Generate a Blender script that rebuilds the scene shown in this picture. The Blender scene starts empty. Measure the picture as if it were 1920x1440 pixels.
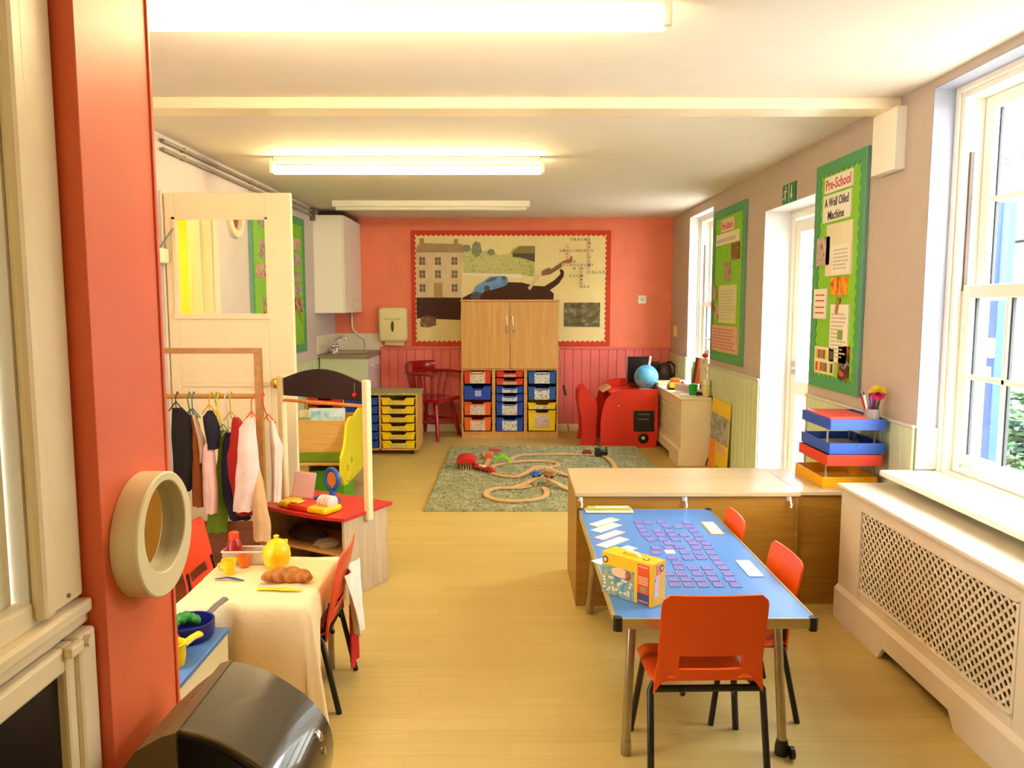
import bpy, bmesh, math, random
from mathutils import Matrix, Vector
random.seed(7)
scene = bpy.context.scene
C = scene.collection
PI = math.pi

# ------------------------------------------------------------------ camera
cam_data = bpy.data.cameras.new('camera')
cam = bpy.data.objects.new('camera', cam_data)
C.objects.link(cam)
cam_data.sensor_width = 36.0
cam_data.lens = 1450.0 / 1920.0 * 36.0
cam_data.clip_start = 0.02
cam.location = (0, 0, 1.43)
cam.rotation_euler = (PI / 2 - math.atan(150 / 1450.0), 0, -math.atan(4 / 1450.0))
scene.camera = cam

# ------------------------------------------------------------------ world and exposure
world = bpy.data.worlds.new('overcast_sky')
scene.world = world
world.use_nodes = True
wbg = world.node_tree.nodes['Background']
wbg.inputs['Color'].default_value = (0.86, 0.93, 1.0, 1)
wbg.inputs['Strength'].default_value = 13.0
scene.view_settings.view_transform = 'Standard'
scene.view_settings.look = 'None'
scene.view_settings.gamma = 1.0
scene.view_settings.exposure = 1.35
scene.view_settings.use_curve_mapping = False
scene.cycles.use_denoising = True
scene.cycles.max_bounces = 8
scene.cycles.caustics_reflective = False
scene.cycles.caustics_refractive = False
scene.cycles.sample_clamp_indirect = 6.0
LAMP_W = 22.0
LAMP_COL = (1.0, 0.78, 0.41)

def portal(name, x, y0, y1, z0, z1):
    l = bpy.data.lights.new(name, 'AREA')
    l.shape = 'RECTANGLE'
    l.size = y1 - y0
    l.size_y = z1 - z0
    l.cycles.is_portal = True
    o = bpy.data.objects.new(name, l)
    C.objects.link(o)
    o.matrix_world = Matrix.Translation((x, (y0 + y1) / 2, (z0 + z1) / 2)) @ Matrix(((0, 0, 1, 0), (1, 0, 0, 0), (0, 1, 0, 0), (0, 0, 0, 1)))
portal('daylight_opening', 2.05, 2.2, 3.385, 0.69, 2.33)
portal('daylight_opening', 2.07, 4.65, 5.53, 0.0, 2.07)
portal('daylight_opening', 2.05, 6.95, 7.85, 0.62, 2.29)

# ------------------------------------------------------------------ materials
def lin(h):
    h = h.lstrip('#')
    out = []
    for i in (0, 2, 4):
        c = int(h[i:i + 2], 16) / 255
        out.append(c / 12.92 if c <= 0.04045 else ((c + 0.055) / 1.055) ** 2.4)
    return (*out, 1)

MATS = {}
def mat(name, col, rough=0.5, metal=0.0, var=0.06, vscale=6.0, bump=0.0, bscale=80.0, coat=0.0, trans=0.0, alpha=1.0, emit=0.0, emitcol=None, ior=1.45, spec=0.5):
    if name in MATS:
        return MATS[name]
    m = bpy.data.materials.new(name)
    m.use_nodes = True
    nt = m.node_tree
    b = nt.nodes['Principled BSDF']
    c = lin(col)
    tc = nt.nodes.new('ShaderNodeTexCoord')
    if var > 0:
        n = nt.nodes.new('ShaderNodeTexNoise')
        n.inputs['Scale'].default_value = vscale
        n.inputs['Detail'].default_value = 4
        nt.links.new(tc.outputs['Object'], n.inputs['Vector'])
        r = nt.nodes.new('ShaderNodeValToRGB')
        r.color_ramp.elements[0].position = 0.3
        r.color_ramp.elements[1].position = 0.7
        r.color_ramp.elements[0].color = (*[max(0, v * (1 - var)) for v in c[:3]], 1)
        r.color_ramp.elements[1].color = (*[min(1, v * (1 + var)) for v in c[:3]], 1)
        nt.links.new(n.outputs['Fac'], r.inputs['Fac'])
        nt.links.new(r.outputs['Color'], b.inputs['Base Color'])
    else:
        b.inputs['Base Color'].default_value = c
    b.inputs['Roughness'].default_value = rough
    b.inputs['Metallic'].default_value = metal
    b.inputs['Coat Weight'].default_value = coat
    b.inputs['Transmission Weight'].default_value = trans
    b.inputs['Alpha'].default_value = alpha
    b.inputs['IOR'].default_value = ior
    b.inputs['Specular IOR Level'].default_value = spec
    if emit:
        b.inputs['Emission Color'].default_value = (*(emitcol or c[:3]), 1)
        b.inputs['Emission Strength'].default_value = emit
    if bump:
        n2 = nt.nodes.new('ShaderNodeTexNoise')
        n2.inputs['Scale'].default_value = bscale
        n2.inputs['Detail'].default_value = 3
        nt.links.new(tc.outputs['Object'], n2.inputs['Vector'])
        bp = nt.nodes.new('ShaderNodeBump')
        bp.inputs['Strength'].default_value = bump
        bp.inputs['Distance'].default_value = 0.01
        nt.links.new(n2.outputs['Fac'], bp.inputs['Height'])
        nt.links.new(bp.outputs['Normal'], b.inputs['Normal'])
    MATS[name] = m
    return m

def grain(name, c1, c2, scale=(2, 30, 30), rough=0.45, dist=1.5, coat=0.0):
    """streaky wood or lino grain, long along the axis with the small scale"""
    if name in MATS:
        return MATS[name]
    m = bpy.data.materials.new(name)
    m.use_nodes = True
    nt = m.node_tree
    b = nt.nodes['Principled BSDF']
    tc = nt.nodes.new('ShaderNodeTexCoord')
    mp = nt.nodes.new('ShaderNodeMapping')
    mp.inputs['Scale'].default_value = scale
    nt.links.new(tc.outputs['Object'], mp.inputs['Vector'])
    n = nt.nodes.new('ShaderNodeTexNoise')
    n.inputs['Scale'].default_value = 1.0
    n.inputs['Detail'].default_value = 6
    n.inputs['Distortion'].default_value = dist
    nt.links.new(mp.outputs['Vector'], n.inputs['Vector'])
    r = nt.nodes.new('ShaderNodeValToRGB')
    r.color_ramp.elements[0].position = 0.32
    r.color_ramp.elements[1].position = 0.68
    r.color_ramp.elements[0].color = lin(c1)
    r.color_ramp.elements[1].color = lin(c2)
    nt.links.new(n.outputs['Fac'], r.inputs['Fac'])
    nt.links.new(r.outputs['Color'], b.inputs['Base Color'])
    b.inputs['Roughness'].default_value = rough
    b.inputs['Coat Weight'].default_value = coat
    MATS[name] = m
    return m

def stripes(name, c1, c2, axis='X', scale=20.0, rough=0.5, duty=0.5):
    """two-colour printed stripes"""
    if name in MATS:
        return MATS[name]
    m = bpy.data.materials.new(name)
    m.use_nodes = True
    nt = m.node_tree
    b = nt.nodes['Principled BSDF']
    tc = nt.nodes.new('ShaderNodeTexCoord')
    w = nt.nodes.new('ShaderNodeTexWave')
    w.wave_type = 'BANDS'
    w.bands_direction = axis
    w.inputs['Scale'].default_value = scale
    nt.links.new(tc.outputs['Object'], w.inputs['Vector'])
    r = nt.nodes.new('ShaderNodeValToRGB')
    r.color_ramp.interpolation = 'CONSTANT'
    r.color_ramp.elements[1].position = duty
    r.color_ramp.elements[0].color = lin(c1)
    r.color_ramp.elements[1].color = lin(c2)
    nt.links.new(w.outputs['Fac'], r.inputs['Fac'])
    nt.links.new(r.outputs['Color'], b.inputs['Base Color'])
    b.inputs['Roughness'].default_value = rough
    MATS[name] = m
    return m

def photo(name, cols, scale=30.0, rough=0.35):
    """a blotchy printed photograph"""
    if name in MATS:
        return MATS[name]
    m = bpy.data.materials.new(name)
    m.use_nodes = True
    nt = m.node_tree
    b = nt.nodes['Principled BSDF']
    tc = nt.nodes.new('ShaderNodeTexCoord')
    n = nt.nodes.new('ShaderNodeTexNoise')
    n.inputs['Scale'].default_value = scale
    n.inputs['Detail'].default_value = 3
    n.inputs['Distortion'].default_value = 0.8
    nt.links.new(tc.outputs['Object'], n.inputs['Vector'])
    r = nt.nodes.new('ShaderNodeValToRGB')
    while len(r.color_ramp.elements) < len(cols):
        r.color_ramp.elements.new(0.5)
    for i, c in enumerate(cols):
        r.color_ramp.elements[i].position = 0.3 + 0.4 * i / max(1, len(cols) - 1)
        r.color_ramp.elements[i].color = lin(c)
    nt.links.new(n.outputs['Fac'], r.inputs['Fac'])
    nt.links.new(r.outputs['Color'], b.inputs['Base Color'])
    b.inputs['Roughness'].default_value = rough
    MATS[name] = m
    return m

def plastic(name, col, rough=0.35, var=0.03, **k):
    return mat(name, col, rough=rough, var=var, **k)

# ------------------------------------------------------------------ geometry helpers
FRAME = {}          # world matrix of each thing, so that children can be given in world coordinates
IDENT = Matrix.Identity(4)

class MB:
    def __init__(self):
        self.bm = bmesh.new()
    def _new(self, geom_before):
        return [v for v in self.bm.verts if v.index == -1]
    def box(self, x0, x1, y0, y1, z0, z1, bev=0.0, M=None, seg=2):
        mm = Matrix.Translation(((x0 + x1) / 2, (y0 + y1) / 2, (z0 + z1) / 2)) @ Matrix.Diagonal((abs(x1 - x0), abs(y1 - y0), abs(z1 - z0), 1))
        r = bmesh.ops.create_cube(self.bm, size=1.0, matrix=mm)
        vs = r['verts']
        if bev > 0:
            es = list({e for v in vs for e in v.link_edges})
            bv = bmesh.ops.bevel(self.bm, geom=es, offset=bev, segments=seg, profile=0.5, affect='EDGES')
            vs = list({v for f in bv['faces'] for v in f.verts} | {v for v in vs if v.is_valid})
        if M is not None:
            bmesh.ops.transform(self.bm, matrix=M, verts=vs)
        return self
    def prism(self, pts, axis, a, b):
        """2-D outline extruded from a to b; axis x: (y,z), y: (x,z), z: (x,y)"""
        def w(p, t):
            return {'x': (t, p[0], p[1]), 'y': (p[0], t, p[1]), 'z': (p[0], p[1], t)}[axis]
        A = [self.bm.verts.new(w(p, a)) for p in pts]
        B = [self.bm.verts.new(w(p, b)) for p in pts]
        n = len(pts)
        fs = [self.bm.faces.new(A), self.bm.faces.new(B)]
        for i in range(n):
            fs.append(self.bm.faces.new((A[i], A[(i + 1) % n], B[(i + 1) % n], B[i])))
        bmesh.ops.recalc_face_normals(self.bm, faces=fs)
        return self
    def tube(self, pts, r, seg=8, close=False, flat=None):
        pts = [Vector(p) for p in pts]
        n = len(pts)
        rs = r if isinstance(r, (list, tuple)) else [r] * n
        rings = []
        up = None
        for i, p in enumerate(pts):
            if close:
                t = (pts[(i + 1) % n] - pts[i - 1]).normalized()
            elif i == 0:
                t = (pts[1] - p).normalized()
            elif i == n - 1:
                t = (p - pts[-2]).normalized()
            else:
                t = ((pts[i + 1] - p).normalized() + (p - pts[i - 1]).normalized()).normalized()
            if up is None:
                up = Vector((0, 0, 1)) if abs(t.z) < 0.9 else Vector((0, 1, 0))
            s = t.cross(up)
            if s.length < 1e-4:
                s = t.cross(Vector((1, 0, 0)))
            s.normalize()
            u = s.cross(t).normalized()
            if flat is None:
                up = u
            ring = []
            for k in range(seg):
                a = 2 * PI * k / seg
                fx, fz = (1, 1) if flat is None else flat
                ring.append(self.bm.verts.new(p + s * math.cos(a) * rs[i] * fx + u * math.sin(a) * rs[i] * fz))
            rings.append(ring)
        fs = []
        m = n if close else n - 1
        for i in range(m):
            A, B = rings[i], rings[(i + 1) % n]
            for k in range(seg):
                fs.append(self.bm.faces.new((A[k], A[(k + 1) % seg], B[(k + 1) % seg], B[k])))
        if not close:
            fs.append(self.bm.faces.new(rings[0]))
            fs.append(self.bm.faces.new(rings[-1]))
        bmesh.ops.recalc_face_normals(self.bm, faces=fs)
        return self
    def lathe(self, prof, M=None, seg=24, sx=1.0, sy=1.0):
        """profile of (radius, z) turned about z"""
        rings = []
        fs = []
        for r, z in prof:
            if r < 1e-6:
                rings.append([self.bm.verts.new((0, 0, z))])
            else:
                rings.append([self.bm.verts.new((r * sx * math.cos(2 * PI * k / seg), r * sy * math.sin(2 * PI * k / seg), z)) for k in range(seg)])
        for A, B in zip(rings, rings[1:]):
            for k in range(seg):
                q = [A[k % len(A)], A[(k + 1) % len(A)], B[(k + 1) % len(B)], B[k % len(B)]]
                q2 = []
                for v in q:
                    if v not in q2:
                        q2.append(v)
                if len(q2) > 2:
                    fs.append(self.bm.faces.new(q2))
        for R in (rings[0], rings[-1]):
            if len(R) > 2:
                fs.append(self.bm.faces.new(R))
        bmesh.ops.recalc_face_normals(self.bm, faces=fs)
        if M is not None:
            bmesh.ops.transform(self.bm, matrix=M, verts=[v for R in rings for v in R])
        return self
    def ball(self, c, r, seg=20, rings=12, s=(1, 1, 1)):
        M = Matrix.Translation(c) @ Matrix.Diagonal((r * s[0], r * s[1], r * s[2], 1))
        bmesh.ops.create_uvsphere(self.bm, u_segments=seg, v_segments=rings, radius=1.0, matrix=M)
        return self
    def loft(self, rings, cap=True):
        R = [[self.bm.verts.new(p) for p in ring] for ring in rings]
        n = len(R[0])
        fs = []
        for A, B in zip(R, R[1:]):
            for k in range(n):
                fs.append(self.bm.faces.new((A[k], A[(k + 1) % n], B[(k + 1) % n], B[k])))
        if cap:
            fs.append(self.bm.faces.new(R[0]))
            fs.append(self.bm.faces.new(R[-1]))
        bmesh.ops.recalc_face_normals(self.bm, faces=fs)
        return self
    def sheet(self, nx, ny, fn, thick=0.0, skip=None):
        """a surface fn(u,v) given thickness"""
        V = [[self.bm.verts.new(fn(i / nx, j / ny)) for j in range(ny + 1)] for i in range(nx + 1)]
        fs = []
        for i in range(nx):
            for j in range(ny):
                if skip and skip((i + .5) / nx, (j + .5) / ny):
                    continue
                fs.append(self.bm.faces.new((V[i][j], V[i + 1][j], V[i + 1][j + 1], V[i][j + 1])))
        for row in V:
            for v in row:
                if not v.link_faces:
                    self.bm.verts.remove(v)
        bmesh.ops.recalc_face_normals(self.bm, faces=fs)
        if thick:
            bmesh.ops.solidify(self.bm, geom=fs, thickness=thick)
        return self
    def text(self, body, M, width=None, height=None, depth=0.001, bold=0.0):
        cu = bpy.data.curves.new('lettering', 'FONT')
        cu.body = body
        cu.align_x = 'CENTER'
        cu.align_y = 'CENTER'
        cu.extrude = 0.5
        cu.offset = bold
        cu.resolution_u = 2
        o = bpy.data.objects.new('lettering', cu)
        C.objects.link(o)
        dg = bpy.context.evaluated_depsgraph_get()
        me = bpy.data.meshes.new_from_object(o.evaluated_get(dg))
        xs = [v.co.x for v in me.vertices]
        ys = [v.co.y for v in me.vertices]
        w, h = max(xs) - min(xs), max(ys) - min(ys)
        cx, cy = (max(xs) + min(xs)) / 2, (max(ys) + min(ys)) / 2
        sx = width / w if width else height / h
        sy = height / h if height else sx
        me.transform(M @ Matrix.Diagonal((sx, sy, depth, 1)) @ Matrix.Translation((-cx, -cy, 0)))
        self.bm.from_mesh(me)
        bpy.data.objects.remove(o)
        bpy.data.curves.remove(cu)
        bpy.data.meshes.remove(me)
        return self
    def xf(self, M):
        bmesh.ops.transform(self.bm, matrix=M, verts=self.bm.verts)
        return self
    def build(self, name, material, parent=None, smooth=False, local=False, label=None, sharp=40):
        if parent is not None and not local:
            self.xf(FRAME[parent.name].inverted())
        me = bpy.data.meshes.new(name)
        self.bm.to_mesh(me)
        self.bm.free()
        mats = material if isinstance(material, (list, tuple)) else [material]
        for m in mats:
            me.materials.append(m)
        if smooth:
            for p in me.polygons:
                p.use_smooth = True
            try:
                me.set_sharp_from_angle(angle=math.radians(sharp))
            except Exception:
                pass
        o = bpy.data.objects.new(name, me)
        C.objects.link(o)
        if parent is not None:
            o.parent = parent
            FRAME[o.name] = FRAME[parent.name]
        if label:
            o['label'] = label
        return o

def thing(name, label, cat, loc=(0, 0, 0), rz=0.0, group=None):
    o = bpy.data.objects.new(name, None)
    o.empty_display_size = 0.05
    C.objects.link(o)
    o.location = loc
    o.rotation_euler = (0, 0, rz)
    o['label'] = label
    o['category'] = cat
    if group:
        o['group'] = group
    FRAME[o.name] = Matrix.Translation(loc) @ Matrix.Rotation(rz, 4, 'Z')
    return o

def solo(name, mb, material, label, cat, group=None, smooth=False, sharp=40):
    """a thing that is one mesh, its origin moved to the middle of its base"""
    vs = mb.bm.verts
    lo = [min(v.co[i] for v in vs) for i in range(3)]
    hi = [max(v.co[i] for v in vs) for i in range(3)]
    base = Vector(((lo[0] + hi[0]) / 2, (lo[1] + hi[1]) / 2, lo[2]))
    mb.xf(Matrix.Translation(-base))
    o = mb.build(name, material, None, smooth=smooth, sharp=sharp)
    o.location = base
    o['label'] = label
    o['category'] = cat
    if group:
        o['group'] = group
    FRAME[o.name] = Matrix.Translation(base)
    return o

def struct(name, mb, material, smooth=False, parent=None):
    o = mb.build(name, material, parent, smooth=smooth)
    if parent is None:
        o['kind'] = 'structure'
        FRAME[o.name] = IDENT
    return o

def copy_thing(src, loc, rz=None, label=None, group=None):
    """a copy of a thing with copies of its parts and sub-parts"""
    def rec(o, parent):
        c = o.copy()
        C.objects.link(c)
        c.parent = parent
        for ch in [k for k in bpy.data.objects if k.parent == o]:
            rec(ch, c)
        return c
    r = rec(src, None)
    r.location = loc
    if rz is not None:
        r.rotation_euler = (0, 0, rz)
    if label:
        r['label'] = label
    if group:
        r['group'] = group
    FRAME[r.name] = Matrix.Translation(loc) @ Matrix.Rotation(r.rotation_euler.z, 4, 'Z')
    return r

# text and picture planes: origin point + local x to the right of the reader, local y up, local z towards the reader
def on_back(x, z, y):
    return Matrix(((1, 0, 0, x), (0, 0, -1, y), (0, 1, 0, z), (0, 0, 0, 1)))
def on_right(yy, z, x):
    return Matrix(((0, 0, -1, x), (-1, 0, 0, yy), (0, 1, 0, z), (0, 0, 0, 1)))
def on_left(yy, z, x):
    return Matrix(((0, 0, 1, x), (1, 0, 0, yy), (0, 1, 0, z), (0, 0, 0, 1)))
# ------------------------------------------------------------------ shared materials
white_paint = mat('white_paint', '#F1EBDC', rough=0.45, var=0.02)
cream_paint = mat('cream_gloss', '#F3E2BE', rough=0.35, var=0.02)
lilac_wall = mat('lilac_wall_paint', '#D3C4BE', rough=0.8, var=0.03, bump=0.05, bscale=150)
green_dado = mat('pale_green_boards', '#C9CFA8', rough=0.5, var=0.03)
coral = mat('coral_wall_paint', '#F38463', rough=0.65, var=0.05, bump=0.04, bscale=120)
coral_low = mat('coral_boards', '#EC7670', rough=0.5, var=0.05)  # pinker than the wall above; the difference in light is put into the colour
pillar_red = mat('pillar_red_paint', '#E66C46', rough=0.42, var=0.04, bump=0.03, bscale=60)
black_tube = mat('black_tube', '#1C1512', rough=0.35, var=0.05)
black_plastic = mat('black_plastic', '#17130F', rough=0.3, var=0.05)
dark_gap = mat('dark_gap', '#14100C', rough=0.8, var=0.0)
chrome = mat('chrome', '#D8D6D0', rough=0.12, metal=1.0, var=0.0)
brass = mat('brass', '#D2A94A', rough=0.2, metal=1.0, var=0.05)
grey_metal = mat('grey_metal', '#A39A86', rough=0.3, metal=0.9, var=0.05)
oak = grain('light_oak', '#C68E4A', '#D5A25E', scale=(22, 22, 1.2), rough=0.4)
oak_flat = grain('light_oak_flat', '#BC9F72', '#CBB086', scale=(1.5, 26, 26), rough=0.3)
oak_dark = grain('brown_oak', '#956519', '#A57628', scale=(1.6, 24, 24), rough=0.4)
pine = grain('pale_pine', '#E7CF93', '#F1DFAE', scale=(30, 30, 2), rough=0.4)
brown_wood = grain('mid_brown_wood', '#9C6A30', '#B27E3E', scale=(20, 20, 20), rough=0.4)
paper = mat('white_paper', '#EFE6D8', rough=0.7, var=0.02)
cream_paper = mat('cream_paper', '#E9DCBC', rough=0.7, var=0.02)
orange_plastic = mat('orange_plastic', '#E8520C', rough=0.38, var=0.04)
yellow_plastic = plastic('yellow_plastic', '#EDC60C')
blue_plastic = plastic('blue_plastic', '#1F45A8')
red_plastic = plastic('red_plastic', '#D33418')
orange_tray = plastic('orange_tray_plastic', '#E0651C')
white_plastic = plastic('white_plastic', '#ECE6D8')
glass = None
def make_glass():
    m = bpy.data.materials.new('window_glass')
    m.use_nodes = True
    nt = m.node_tree
    for n in list(nt.nodes):
        nt.nodes.remove(n)
    out = nt.nodes.new('ShaderNodeOutputMaterial')
    tr = nt.nodes.new('ShaderNodeBsdfTransparent')
    gl = nt.nodes.new('ShaderNodeBsdfGlossy')
    gl.inputs['Roughness'].default_value = 0.02
    tr.inputs['Color'].default_value = (0.95, 0.97, 0.96, 1)
    fr = nt.nodes.new('ShaderNodeLayerWeight')
    fr.inputs['Blend'].default_value = 0.5
    pw_ = nt.nodes.new('ShaderNodeMath')
    pw_.operation = 'POWER'
    pw_.inputs[1].default_value = 5.0
    nt.links.new(fr.outputs['Facing'], pw_.inputs[0])
    ml_ = nt.nodes.new('ShaderNodeMath')
    ml_.operation = 'MULTIPLY_ADD'
    ml_.inputs[1].default_value = 0.45
    ml_.inputs[2].default_value = 0.03
    nt.links.new(pw_.outputs[0], ml_.inputs[0])
    mx = nt.nodes.new('ShaderNodeMixShader')
    nt.links.new(ml_.outputs[0], mx.inputs['Fac'])
    nt.links.new(tr.outputs['BSDF'], mx.inputs[1])
    nt.links.new(gl.outputs['BSDF'], mx.inputs[2])
    nt.links.new(mx.outputs['Shader'], out.inputs['Surface'])
    return m
glass = make_glass()

# ------------------------------------------------------------------ room shell
XR, XL, YB, ZC = 1.80, -1.95, 8.65, 2.375
Y0 = -1.5

def floor_material():
    m = bpy.data.materials.new('oak_strip_lino')
    m.use_nodes = True
    nt = m.node_tree
    b = nt.nodes['Principled BSDF']
    tc = nt.nodes.new('ShaderNodeTexCoord')
    br = nt.nodes.new('ShaderNodeTexBrick')
    br.offset = 0.37
    br.inputs['Scale'].default_value = 1.0
    br.inputs['Brick Width'].default_value = 0.9
    br.inputs['Row Height'].default_value = 0.075
    br.inputs['Mortar Size'].default_value = 0.0015
    br.inputs['Color1'].default_value = lin('#B9A05A')
    br.inputs['Color2'].default_value = lin('#C1A863')
    br.inputs['Mortar'].default_value = lin('#B39A54')
    nt.links.new(tc.outputs['Object'], br.inputs['Vector'])
    mp = nt.nodes.new('ShaderNodeMapping')
    mp.inputs['Scale'].default_value = (3, 60, 1)
    nt.links.new(tc.outputs['Object'], mp.inputs['Vector'])
    n = nt.nodes.new('ShaderNodeTexNoise')
    n.inputs['Scale'].default_value = 1.0
    n.inputs['Detail'].default_value = 5
    nt.links.new(mp.outputs['Vector'], n.inputs['Vector'])
    mx = nt.nodes.new('ShaderNodeMixRGB')
    mx.blend_type = 'OVERLAY'
    mx.inputs['Fac'].default_value = 0.14
    nt.links.new(br.outputs['Color'], mx.inputs['Color1'])
    nt.links.new(n.outputs['Fac'], mx.inputs['Color2'])
    nt.links.new(mx.outputs['Color'], b.inputs['Base Color'])
    b.inputs['Roughness'].default_value = 0.38
    return m

struct('floor', MB().box(-2.1, XR + 0.35, Y0, YB, -0.06, 0.0), floor_material())
ceiling_mat = mat('ceiling_paint', '#E2D8C9', rough=0.75, var=0.02, bump=0.03, bscale=90)
struct('ceiling', MB().box(-2.1, XR + 0.35, Y0 - 0.1, YB + 0.1, ZC, ZC + 0.08), ceiling_mat)
struct('trim_1', MB().box(XL, XR, 3.66, 3.82, ZC - 0.052, ZC, 0.004), cream_paint)         # shallow beam across the ceiling
struct('trim_2', MB().box(1.75, XR, 3.60, 3.83, 2.042, ZC - 0.052, 0.003), white_paint)
struct('trim_3', MB().box(XL, -1.90, 4.0, 4.22, 2.06, ZC), white_paint)

# back wall with its boarded lower part
struct('wall_back', MB().box(-2.1, XR + 0.35, YB, YB + 0.1, -0.06, ZC + 0.08), coral)
mb = MB()
x = -1.45
while x < XR - 0.01:
    x2 = min(x + 0.098, XR)
    mb.box(x + 0.001, x2 - 0.001, YB - 0.014, YB, 0.0, 0.93, 0.005, seg=1)
    x = x2
mb.box(-1.45, XR, YB - 0.022, YB, 0.93, 0.955, 0.005)
struct('trim_4', mb, coral_low)
struct('baseboard_back', MB().box(-1.45, XR, YB - 0.028, YB - 0.014, 0, 0.085, 0.004), cream_paint)

# right wall: two sash windows and a glazed door
def wall_with_holes(mb, x0, x1, ya, yb, z0, z1, holes):
    y = ya
    for (h0, h1, b0, b1) in sorted(holes):
        mb.box(x0, x1, y, h0, z0, z1)
        if b0 > z0:
            mb.box(x0, x1, h0, h1, z0, b0)
        if b1 < z1:
            mb.box(x0, x1, h0, h1, b1, z1)
        y = h1
    mb.box(x0, x1, y, yb, z0, z1)
    return mb
W1 = (2.20, 3.385, 0.66, 2.34)
D1 = (4.64, 5.54, 0.0, 2.08)
W2 = (6.95, 7.85, 0.64, 2.29)
struct('wall_right', wall_with_holes(MB(), XR, XR + 0.26, Y0, YB, -0.06, ZC + 0.04, [W1, D1, W2]), mat('beige_lilac_wall_paint', '#BEAB9D', rough=0.8, var=0.03, bump=0.05, bscale=150))
def boards_right(mb, ya, yb, z0, z1, w=0.1):
    y = ya
    while y < yb - 0.005:
        y2 = min(y + w, yb)
        mb.box(XR - 0.012, XR, y + 0.0008, y2 - 0.0008, z0, z1, 0.004, seg=1)
        y = y2
mb = MB()
for a, b, t in ((Y0, 2.2, 0.88), (2.2, 3.385, 0.64), (3.385, 4.64, 0.88), (5.54, 6.95, 0.88), (6.95, 7.85, 0.62), (7.85, YB - 0.02, 0.88)):
    boards_right(mb, a, b, 0.0, t)
mb.box(XR, XR + 0.104, 3.371, 3.3805, 0.70, 0.885, 0.002)
struct('trim_5', mb, green_dado)
mb = MB()
for a, b in ((Y0, 2.2), (3.385, 4.64), (5.54, 6.95), (7.85, YB - 0.02)):
    mb.box(XR - 0.018, XR, a, b, 0.88, 0.895, 0.004)
struct('trim_6', mb, lilac_wall)
struct('baseboard_right', MB().box(XR - 0.03, XR - 0.012, 5.54, 6.70, 0, 0.10, 0.004).box(XR - 0.03, XR - 0.012, 3.6, 4.64, 0, 0.10, 0.004), cream_paint)

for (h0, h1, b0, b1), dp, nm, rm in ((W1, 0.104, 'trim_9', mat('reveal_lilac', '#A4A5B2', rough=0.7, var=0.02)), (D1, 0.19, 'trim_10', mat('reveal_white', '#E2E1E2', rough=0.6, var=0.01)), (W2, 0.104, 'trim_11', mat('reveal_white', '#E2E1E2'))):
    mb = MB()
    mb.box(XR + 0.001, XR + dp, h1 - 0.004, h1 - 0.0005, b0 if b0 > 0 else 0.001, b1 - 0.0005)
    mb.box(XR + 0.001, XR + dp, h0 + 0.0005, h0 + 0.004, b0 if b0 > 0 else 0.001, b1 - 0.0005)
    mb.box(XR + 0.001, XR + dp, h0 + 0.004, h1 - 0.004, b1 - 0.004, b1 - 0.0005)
    struct(nm, mb, rm)

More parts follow.
